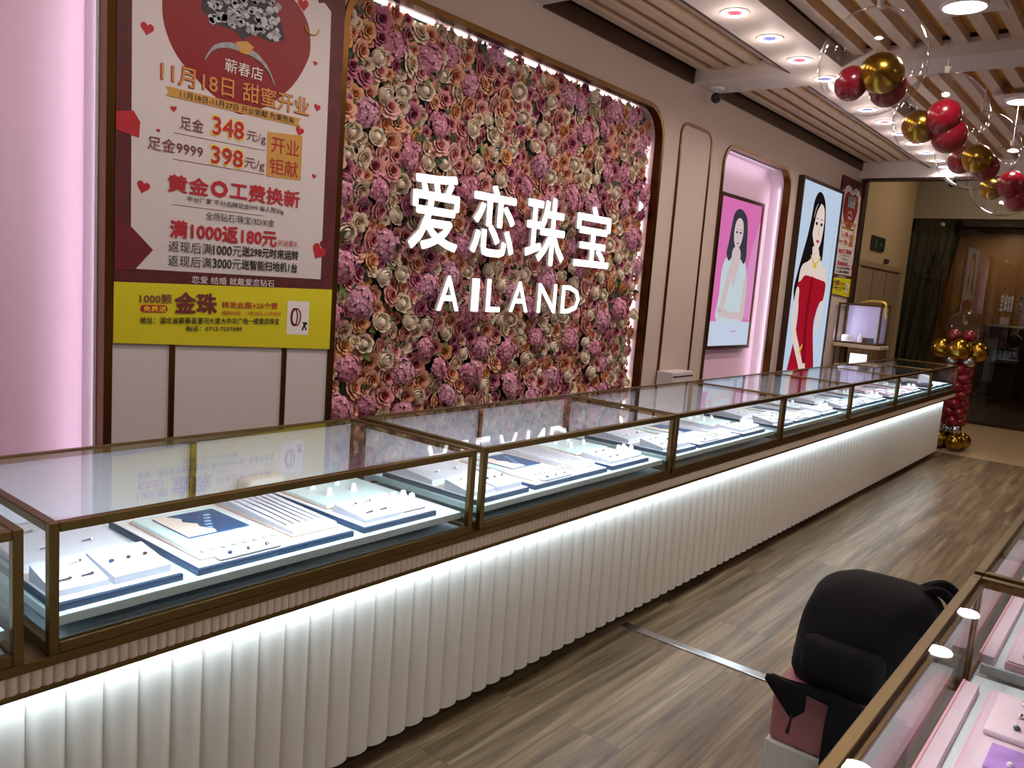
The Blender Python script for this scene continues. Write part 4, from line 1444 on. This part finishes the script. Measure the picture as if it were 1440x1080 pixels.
M_PACK = pm('black_nylon', (17, 16, 20), .8, noise=.25, nscale=40, spec=.25)
M_COAT = pm('black_wool', (15, 14, 17), .9, noise=.25, nscale=60, spec=.2)
t = thing('backpack', 'black backpack slumped on the pink stool', 'backpack', (-.545, 2.33, .4515))
bm = MB()
rows, cols_ = 20, 40
vs, fs = [], []
for j in range(rows + 1):
    v = j / rows
    zz = .452 + .308 * v
    # profile: wide foot, rounded top; leans a little
    wx = .172 * (1 - .06 * v) * (max(0.0, 1 - max(0, (v - .66) / .34) ** 2.8)) ** .5 + .001
    wy = .165 * (1 - .25 * v) * (max(0.0, 1 - max(0, (v - .55) / .45) ** 2.2)) ** .5 + .001
    if v < .12:
        q = .86 + .14 * (v / .12)
        wx *= q; wy *= q
    for k in range(cols_):
        a = 2 * math.pi * k / cols_
        ca, sa = math.cos(a), math.sin(a)
        e = .62
        px = wx * math.copysign(abs(ca) ** e, ca)
        py = wy * math.copysign(abs(sa) ** e, sa)
        wob = 1 + .028 * math.sin(3 * a + 5 * v) + .02 * math.sin(7 * a - 9 * v)
        vs.append((-.552 + px * wob + .045 * v, 2.335 + py * wob + .03 * v, zz))
for j in range(rows):
    for k in range(cols_):
        fs.append((j * cols_ + k, j * cols_ + (k + 1) % cols_, (j + 1) * cols_ + (k + 1) % cols_, (j + 1) * cols_ + k))
fs.append(tuple(reversed(range(cols_))))
fs.append(tuple(rows * cols_ + k for k in range(cols_)))
bm.add(vs, fs)
bm.build('bag_body', M_PACK, t, True, 80)
MB().rbox((-.66, 2.165, .47), (-.44, 2.23, .60), .03).build('front_pocket', M_PACK, t, True, 60)
for dy in (0, .07):
    MB().tube(cat_rom([(-.44, 2.36 + dy, .72), (-.385, 2.40 + dy, .745), (-.345, 2.43 + dy, .70), (-.35, 2.44 + dy, .60), (-.40, 2.42 + dy, .50)], 6, False), .014, 8).build('shoulder_strap', M_PACK, t, True)
MB().tube([(-.350, 2.40, .715), (-.368, 2.385, .62), (-.385, 2.36, .54)], .0025, 6).ball((-.352, 2.40, .70), .008, 0, 8).build('zip_pull', M_GOLD, t, True)

# coat laid between the bag and the seat: front corner flap and a long fall on the counter side
t = thing('coat', 'black coat hanging down the pink stool under the backpack', 'coat', (-.46, 2.15, .25))
def sheet(P, nu, nv, th, name):
    """cloth from a grid function P(u,v) given thickness th"""
    vs, fs = [], []
    top = [[Vector(P(i / nu, j / nv)) for i in range(nu + 1)] for j in range(nv + 1)]
    for j in range(nv + 1):
        for i in range(nu + 1):
            vs.append(top[j][i])
    N = len(vs)
    for j in range(nv + 1):
        for i in range(nu + 1):
            du = top[j][min(i + 1, nu)] - top[j][max(i - 1, 0)]
            dv = top[min(j + 1, nv)][i] - top[max(j - 1, 0)][i]
            nrm = du.cross(dv)
            nrm = nrm.normalized() if nrm.length > 1e-9 else Vector((0, 0, 1))
            vs.append(top[j][i] - nrm * th)
    w = nu + 1
    for j in range(nv):
        for i in range(nu):
            a = j * w + i
            fs.append((a, a + 1, a + w + 1, a + w))
            fs.append((N + a + w, N + a + w + 1, N + a + 1, N + a))
    for i in range(nu):
        fs.append((i, N + i, N + i + 1, i + 1))
        a = nv * w + i
        fs.append((a + 1, N + a + 1, N + a, a))
    for j in range(nv):
        a = j * w
        fs.append((a + w, N + a + w, N + a, a))
        a = j * w + nu
        fs.append((a, N + a, N + a + w, a + w))
    return MB().add(vs, fs)


def fall(u, v):
    # u across (from the seat edge to the counter side), v from the top edge downwards
    x = -.553 + .20 * u + .010 * math.sin(9 * u) * v
    fold = .012 * math.sin(u * 20) * v
    z = .468 - .30 * v - .02 * u * v
    y = 2.138 - .016 * min(1, v * 4) - fold * .6
    return (x, y, z)


sheet(fall, 18, 12, .008, 'c').build('coat_front', M_COAT, t, True, 80)


def top_layer(u, v):
    x = SX0 - .010 + .345 * u
    y = 2.136 + .05 * v
    z = .4570 + .006 * math.sin(9 * u + 4 * v)
    return (x, y, z)


sheet(top_layer, 16, 10, .008, 'c').build('coat_lining', M_COAT, t, True, 80)


def flap(u, v):
    # corner hanging over the seat's front edge
    x = SX0 - .014 + .115 * u
    drop = v * (.095 * (1 - abs(u - .72) * 1.25))
    return (x, 2.138 - .010 * min(1, v * 3), .468 - max(.004, drop))


sheet(flap, 12, 6, .006, 'c').build('coat_hem', M_COAT, t, True, 80)
MB().tube([(-.640, 2.118, .392), (-.643, 2.117, .362), (-.647, 2.118, .335)], [.0035, .0035, .006], 8).build('drawcord', M_BLACK, t, True)

# ================================================================== CEILING FITTINGS
RING = emat('downlight_ring_glow', (255, 246, 250), 6.0)
CORE = [emat('downlight_core_rose', (255, 130, 150), 1.0), emat('downlight_core_blue', (160, 165, 245), 1.0)]
M_RIM = pm('white_downlight_rim', (236, 232, 232), .4, noise=0)
yl = [round(4.256 + .4975 * k, 3) for k in range(-7, 12)]
yl = [y for y in yl if 0.5 < y < 9.8]
vis = [y for y in yl if y > 4.0]
for y in yl:
    if y > 9.65:
        y = 9.62
    if y > 4.0:
        k = vis.index(min(vis, key=lambda q: abs(q - y)))
        lb = 'ring downlight on the plain ceiling strip, %s from the price poster end' % ORD[k]
    else:
        lb = 'ring downlight overhead outside the picture, %d cm along' % int(y * 100)
    t = thing('ring_downlight', lb, 'downlight', (-2.06, y, Z_C), 'ring downlights along the plain ceiling strip')
    c = (-2.06, y, Z_C)
    MB().lathe(c, [(.080, 0), (.080, -.004), (.072, -.007), (.071, 0)], 24).build('rim', M_RIM, t, True)
    MB().lathe(c, [(.070, -.0005), (.070, -.005), (.052, -.006), (.052, -.0005)], 24).build('glow_ring', RING, t)
    MB().lathe(c, [(.0515, -.0005), (.051, -.003), (.033, -.004), (.033, -.0005)], 24).build('inner_bezel', pm('grey_bezel', (150, 144, 150), .4, noise=0), t, True)
    mb = MB().lathe(c, [(.032, -.0005), (.031, -.005), (.012, -.008), (0, -.008)], 18)
    mb.build('core_lens', CORE[k % 2] if y > 4 else CORE[0], t, True)
    area('ring_downlight_beam', (-2.06, y, Z_C - .012), (0, 0, -1), .10, .10, P_DOWN, WARM, 150, 'DISK')
    if y < 9.3:
        fill_point('upper_wall_fill', (-2.06, y, Z_C - .09), .02, P_WALLFILL, WARM)
big = [(-1.02, 4.68), (-1.03, 6.86), (-1.02, 7.95), (-1.02, 3.58), (-1.02, 1.2), (1.3, 1.2), (1.3, 3.58), (1.3, 6.86)]
BL = ['large round ceiling lamp among the slats nearest the camera', 'large round ceiling lamp among the slats beyond the white cross beam',
      'large round ceiling lamp mirrored in the near glass case top, beyond the cross beam']
for k, (x, y) in enumerate(big):
    lb = BL[k] if k < 3 else 'large round ceiling lamp overhead outside the picture, place %d' % k
    t = thing('round_ceiling_lamp', lb, 'ceiling lamp', (x, y, Z_C + .03), 'large round ceiling lamps')
    zc = Z_C + .029
    MB().rbox((x - .17, y - .17, zc - .012), (x + .17, y + .17, zc), .003).build('mount_plate', M_WHITEPAINT, t)
    MB().lathe((x, y, zc - .0125), [(.112, 0), (.112, -.012), (.100, -.016), (.100, -.002)], 28).build('rim', M_RIM, t, True)
    MB().lathe((x, y, zc - .0125), [(.099, -.003), (.099, -.014), (.05, -.017), (0, -.018)], 28).build('diffuser', emat('lamp_diffuser_glow', (255, 252, 246), 9.0), t, True)
    area('round_lamp_beam', (x, y, zc - .036), (0, 0, -1), .18, .18, P_BIG, (1.0, .90, .80), 170, 'DISK')


def cctv(x, y, z, label, ax):
    t = thing('security_camera', label, 'security camera', (x, y, z), 'security cameras')
    MB().lathe((x, y, z), [(0, 0), (.062, 0), (.062, -.012), (.05, -.018), (0, -.018)], 22).build('mount', M_RIM, t, True)
    MB().tube([(x, y, z - .018), (x, y, z - .045)], .012, 8).build('neck', M_RIM, t)
    MB().ball((x + .012 * ax[0], y + .012 * ax[1], z - .072), .040, 0, 16).build('camera_ball', M_BLACK, t, True)
    c = Vector((x, y, z - .072)) + Vector(ax).normalized() * .050
    MB().ball(c, .014, 0, 10).build('lens', pm('dark_lens', (30, 26, 30), .05, noise=0), t, True)


cctv(-2.86, 5.74, Z_C, 'black ball security camera under the white beam above the narrow gold panel', (.75, -.65, -.3))
cctv(-2.0, 9.72, 2.925, 'black ball security camera under the beam at the shop front', (.3, -.9, -.3))

# ================================================================== BALLOONS
M_RB = pm('red_balloon_latex', (126, 10, 30), .22, noise=.05, coat=.3)
M_GB = pm('gold_chrome_balloon', (160, 124, 44), .22, 1.0, noise=.08)
M_SB = pm('silver_chrome_balloon', (190, 188, 196), .2, 1.0, noise=.05)
BUB = [((-1.292, 4.216, 2.671), [('r', -.082, -.02, -.098, .079), ('g', .062, -.04, -.068, .096), ('r', .073, .05, -.116, .086)]),
       ((-1.178, 5.20, 2.592), [('g', -.103, .0, -.040, .094), ('r', .022, -.03, .0, .094), ('r', .052, .03, -.092, .094)]),
       ((-1.134, 6.10, 2.558), [('r', -.083, .0, -.054, .086), ('g', .014, -.05, -.059, .092), ('r', .055, .05, -.10, .083)]),
       ((-1.06, 6.90, 2.475), [('g', -.093, .0, -.055, .078), ('r', .028, -.02, -.03, .094), ('r', .082, .04, -.12, .090)])]
BBL = ['clear bubble balloon holding two red and one gold balloon, nearest of the hanging row', 'clear bubble balloon second in the hanging row, gold balloon beside two stacked reds',
       'clear bubble balloon third in the hanging row with a gold ball between two reds', 'clear bubble balloon last in the hanging row, lowest and cut by the photo edge']
for (c, inn), lb in zip(BUB, BBL):
    t = thing('bubble_balloon', lb, 'balloon', (c[0], c[1], c[2] - .25), 'clear bubble balloons hung from the ceiling')
    MB().ball(c, .25, 0, 40).build('clear_shell', M_BUBBLE, t, True)
    for (k, dx, dy, dz, r) in inn:
        cc = (c[0] + dx, c[1] + dy, c[2] + dz)
        nm = 'red_balloon' if k == 'r' else 'gold_balloon'
        mb = MB().ball(cc, r, 0, 22, k=1.08, axis=(.3, .2, 1) if k == 'r' else (.8, .1, -.4))
        mb.build(nm, M_RB if k == 'r' else M_GB, t, True)
    MB().tube([(c[0], c[1], c[2] + .248), (c[0] + .004, c[1], c[2] + .285)], [.012, .020], 8).build('neck', pm('clear_film_neck', (196, 190, 176), .2, noise=0), t)
    MB().tube([(c[0], c[1], c[2] + .285), (c[0], c[1], Z_C + .03)], .0016, 5).build('cord', pm('pale_cord', (200, 196, 190), .5, noise=0), t)

# balloon column by the shop front
t = thing('balloon_column', 'column of red balloons with gold and silver ones at top and foot, by the shop front', 'balloon column', (-1.69, 9.92, 0))
cx, cy = -1.69, 9.92
mb = MB().tube([(cx, cy, 0), (cx, cy, 1.02)], .012, 8).lathe((cx, cy, 0), [(.0, 0), (.10, 0), (.10, .012), (0, .014)], 18)
mb.build('pole', M_CHROME, t)
for k in range(4):
    a = .5 + k * math.pi / 2
    MB().ball((cx + .115 * math.cos(a), cy + .115 * math.sin(a), .098), .096, 0, 18).build('gold_balloon', M_GB, t, True)
for k in range(3):
    a = -.9 + k * 2.1
    MB().ball((cx + .055 * math.cos(a), cy + .055 * math.sin(a), .225), .068, 0, 16).build('silver_balloon', M_SB, t, True)
rr = 0
for j in range(7):
    for k in range(4):
        a = j * math.pi / 4 + k * math.pi / 2
        MB().ball((cx + .062 * math.cos(a), cy + .062 * math.sin(a), .32 + .095 * j), .068, 0, 16, k=1.1, axis=(math.cos(a), math.sin(a), .1)).build('red_balloon', M_RB, t, True)
for k in range(3):
    a = -.6 + k * 2.1
    MB().ball((cx + .09 * math.cos(a), cy + .09 * math.sin(a), .985), .070, 0, 16).build('silver_balloon', M_SB, t, True)
for (dx, dy, dz, r) in ((-.215, -.02, 1.105, .105), (-.02, -.12, 1.10, .118), (.145, -.02, 1.095, .105), (.0, .13, 1.10, .11)):
    MB().ball((cx + dx, cy + dy, dz), r, 0, 20).build('gold_balloon', M_GB, t, True)
for dx in (-.075, .07):
    MB().ball((cx + dx - .03, cy, 1.255), .066, 0, 14).build('red_balloon', M_RB, t, True)
MB().ball((cx - .02, cy, 1.34), .19, 0, 30).build('clear_shell', M_BUBBLE, t, True)

# ================================================================== SMALL DISPLAY CABINET ON A STAND
X0, X1, Y0, Y1 = -2.930, -2.455, 9.47, 9.87
X0c = -2.935 + .01
t = thing('display_cabinet', 'small glass cabinet on a bronze legged stand in the corner under the far price poster', 'display cabinet', ((X0 + X1) / 2, (Y0 + Y1) / 2, 0))
Y1 = 9.80
w = .022
fr = MB()
zb, zt = 1.062, 1.515
for yy in (Y0, Y1 - w):
    for xx in (X0, X1 - w):
        fr.rbox((xx, yy, zb), (xx + w, yy + w, zt), .002)
    for z_ in (zb, zt - w):
        fr.rbox((X0 + w, yy, z_), (X1 - w, yy + w, z_ + w), .002)
for xx in (X0, X1 - w):
    for z_ in (zb, zt - w):
        fr.rbox((xx, Y0 + w, z_), (xx + w, Y1 - w, z_ + w), .002)
fr.build('frame', M_BRONZE, t)
MB().box((X0 + w, Y0 + .008, zb + w), (X1 - w, Y0 + .012, zt - w)).build('front_glass', M_SIDE, t)
MB().box((X1 - .012, Y0 + w, zb + w), (X1 - .008, Y1 - w, zt - w)).build('side_glass', M_SIDE, t)
MB().box((X0 + w, Y0 + w, zt - .012), (X1 - w, Y1 - w, zt - .008)).build('top_glass', M_SIDE, t)
MB().box((X0 + w, Y1 - .012, zb + w), (X1 - w, Y1 - .008, zt - w)).build('back_panel', pm('pale_lilac_panel', (196, 186, 214), .4, noise=.03), t)
MB().box((X0 + w, Y0 + w, zb + .002), (X1 - w, Y1 - w, zb + .012)).build('floor_panel', M_WHITE, t)
MB().rbox((X0 - .003, Y0 - .02, 1.022), (X1 + .03, Y1 + .01, 1.0615), .004).build('stone_slab', pm('beige_marble', (206, 188, 168), .3, noise=.12, nscale=8), t)
MB().rbox((X0 + .01, Y0, .80), (X1 + .02, Y1, .82), .003).build('lower_shelf', pm('beige_marble', (206, 188, 168)), t)
for sx in (X0 + .01, X1 - .002):
    for sy in (Y0 - .005, Y1 - .02):
        MB().rbox((sx, sy, 0), (sx + .018, sy + .018, 1.0215), .002).build('leg', M_BRONZE, t)
for k in range(5):
    MB().rbox((X1 + .006, Y0 + .06 + .045 * k, .821), (X1 + .014, Y0 + .068 + .045 * k, 1.0215), .001).build('rail_bar', M_BRONZE, t)
for k in range(2):
    MB().rbox((X0 + .09 + .022 * k, Y0 + .0, .821), (X0 + .098 + .022 * k, Y0 + .008, 1.0215), .001).build('rail_bar', M_BRONZE, t)
    MB().rbox((X1 - .075 + .03 * k, Y0 + .0, .821), (X1 - .067 + .03 * k, Y0 + .008, 1.0215), .001).build('rail_bar', M_BRONZE, t)
area('cabinet_strip_light', (X0 + .03, Y0 + .06, 1.29), (1, .35, -.1), .02, .38, 1.3, (.72, .74, 1.0))
t2 = thing('glow_front_box', 'small bright white box with a glowing front under the corner display cabinet', 'lantern', (-2.67, 9.58, .8205))
MB().rbox((-2.765, 9.56, .8212), (-2.575, 9.60, .955), .004).build('panel_case', M_WHITE, t2)
MB().box((-2.76, 9.557, .826), (-2.58, 9.5595, .95)).build('panel_face', emat('panel_glow', (255, 240, 236), 2.2), t2)  # emissive front face makes the white box bright
zz = zb + .0125
for k, (nm, lb, x_, y_, h_, mt) in enumerate((('display_block', 'low white block in the corner display cabinet, nearest the wall', -2.82, 9.58, .075, M_WHITE), ('display_cone', 'white pointed pendant stand in the corner display cabinet', -2.69, 9.62, .12, M_WHITE),
                                            ('display_box', 'dark little jewellery box in the corner display cabinet', -2.59, 9.56, .065, pm('slate_box', (74, 78, 88), .5)))):
    q = thing(nm, lb, 'display stand', (x_, y_, zz))
    if nm == 'display_cone':
        MB().lathe((x_, y_, zz), [(0, 0), (.045, 0), (.040, .02), (.018, .09), (.0, h_)], 14).build('stand_body', mt, q, True)
    else:
        MB().rbox((x_ - .055, y_ - .04, zz), (x_ + .055, y_ + .04, zz + h_), .008).build('stand_body', mt, q, True)
        MB().rbox((x_ - .045, y_ - .03, zz + h_), (x_ + .045, y_ + .03, zz + h_ + .006), .002).build('stand_top', M_GREYPAD, q)
# golden garland on the cabinet
t = thing('garland', 'golden ribbon garland draped over the top corner of the small cabinet', 'garland', (X1 - .03, Y0 + .03, zt))
g = MB()
for dy, dz in ((0, 0), (.03, .008)):
    pts = [(-2.70, Y0 + .04 + dy, zt + .012), (-2.62, Y0 + .05 + dy, zt + .030 + dz), (-2.54, Y0 + .05 + dy, zt + .034 + dz), (X1 - .005, Y0 + .05 + dy, zt + .022 + dz), (X1 + .02, Y0 + .05 + dy, zt - .04), (X1 + .024, Y0 + .05 + dy * 1.5, zt - .11 - dz * 4)]
    g.tube(cat_rom(pts, 5, False), .011, 6)
g.build('ribbon', pm('pale_gold_ribbon', (204, 172, 82), .35, .5, noise=.2), t, True)

# low white chest against the wall under the narrow panel
t = thing('chest', 'low white chest against the wall below the narrow gold outlined panel', 'chest', (-2.85, 5.62, 0))
MB().rbox((-2.935, 5.40, 0), (-2.80, 5.73, .895), .004).build('chest_body', pm('off_white_laminate', (206, 196, 200), .5, noise=.02), t)
MB().rbox((-2.80, 5.405, .86), (-2.796, 5.725, .868), .001).build('drawer_gap', M_DARK, t)

# ================================================================== HALL THINGS
t = thing('exit_sign', 'dark green exit sign on the beige hall wall', 'sign', (-2.998, 10.90, 2.285))
MB().rbox((-2.9995, 10.62, 2.20), (-2.975, 11.18, 2.37), .004).build('sign_plate', pm('dark_green_plate', (26, 36, 26), .4, noise=.03), t)
s = MB()
xs = -2.9742
s.flat(ell(10.80, 2.335, .016, .014, 12), xs, 0, .0006)
s.flat([(10.77, 2.318), (10.82, 2.312), (10.85, 2.28), (10.835, 2.272), (10.81, 2.292), (10.80, 2.262), (10.835, 2.225), (10.82, 2.218), (10.78, 2.252), (10.755, 2.222), (10.735, 2.23), (10.77, 2.27), (10.775, 2.295), (10.745, 2.28), (10.735, 2.29)], xs, 0, .0006)
s.flat([(10.92, 2.29), (11.02, 2.29), (11.02, 2.315), (11.07, 2.28), (11.02, 2.245), (11.02, 2.27), (10.92, 2.27)], xs, 0, .0006)
s.build('pictogram', emat('sign_green_glow', (110, 150, 110), .12), t)
for (y, z, lb) in ((11.36, 2.09, 'small dark sensor on the hall wall above the door'), (10.02, 2.10, 'small dark sensor on the hall wall beside the far price poster')):
    t = thing('wall_sensor', lb, 'sensor', (-2.995, y, z), 'hall wall sensors')
    MB().rbox((-2.9995, y - .05, z - .03), (-2.96, y + .05, z + .03), .006).build('sensor_case', pm('dark_sensor', (60, 44, 36), .5), t)
    MB().ball((-2.96, y, z), .014, 0, 10).build('sensor_eye', M_BLACK, t, True)
# black cabinet in the lobby
t = thing('lobby_cabinet', 'tall black cabinet standing in the dark lobby behind the glass', 'cabinet', (-1.45, 17.4, 0))
MB().rbox((-2.62, 16.8, .04), (-.4, 17.6, 1.33), .06).build('cabinet_body', pm('black_lacquer', (14, 15, 18), .5, noise=.05), t, True, 60)
MB().rbox((-2.65, 16.76, 0), (-.4, 17.6, .04), .004).build('plinth', M_BLACK, t)
MB().rbox((-2.50, 16.785, .30), (-2.34, 16.799, 1.10), .004).build('silver_strip', pm('brushed_grey_strip', (150, 152, 160), .4, .6, noise=.05), t)
t = thing('potted_plant', 'small dark bushy plant in a pale vase on the black lobby cabinet', 'plant', (-1.92, 17.0, 1.33))
MB().lathe((-1.92, 17.0, 1.331), [(0, 0), (.10, 0), (.13, .08), (.10, .17), (.09, .19), (0, .19)], 18).build('vase', pm('pale_brown_vase', (150, 126, 92), .4, noise=.1), t, True)
rl = random.Random(5)
mb = MB()
for k in range(260):
    d = Vector((rl.gauss(0, 1), rl.gauss(0, 1), rl.gauss(0, 1))).normalized() * rl.uniform(.05, .25)
    c = Vector((-1.92, 17.0, 1.72)) + d
    a = Vector((rl.gauss(0, 1), rl.gauss(0, 1), rl.gauss(0, 1))).normalized() * .05
    b_ = a.cross(Vector((rl.random(), rl.random(), 1))).normalized() * .02
    mb.add([c - a, c + b_, c + a, c - b_], [(0, 1, 2, 3)], 0 if k % 9 else 1)
mb.tube([(-1.92, 17.0, 1.50), (-1.92, 17.0, 1.72)], .012, 6)
mb.build('foliage', [pm('dark_blue_green_leaf', (24, 36, 40), .5, noise=.2), pm('painted_glint_leaf', (120, 130, 120), .3)], t)  # sparkles painted in as a few pale leaves

# unseen lamps that light the hall and lobby (dim, warm)
for k, (x, y, z, pw) in enumerate(((-1.6, 11.2, 3.88, 24), (1.6, 11.2, 3.88, 16), (-2.6, 17.6, 3.18, 15), (0.4, 15.6, 3.18, 20))):
    nm = ('unseen hall ceiling lamp over the beige wall', 'unseen hall ceiling lamp far from the beige wall', 'unseen lobby ceiling lamp near the amber wall', 'unseen lobby ceiling lamp behind the glass doors')[k]
    t = thing('unseen_hall_lamp', nm, 'ceiling lamp', (x, y, z), 'hall and lobby ceiling lamps')
    MB().lathe((x, y, z + .019), [(.10, 0), (.10, -.012), (.09, -.014), (0, -.014)], 20).build('lamp_disc', M_RIM, t)
    area('unseen_hall_lamp_beam', (x, y, z - .01), (0, 0, -1), .2, .2, pw, (1.0, .82, .58), 170, 'DISK')
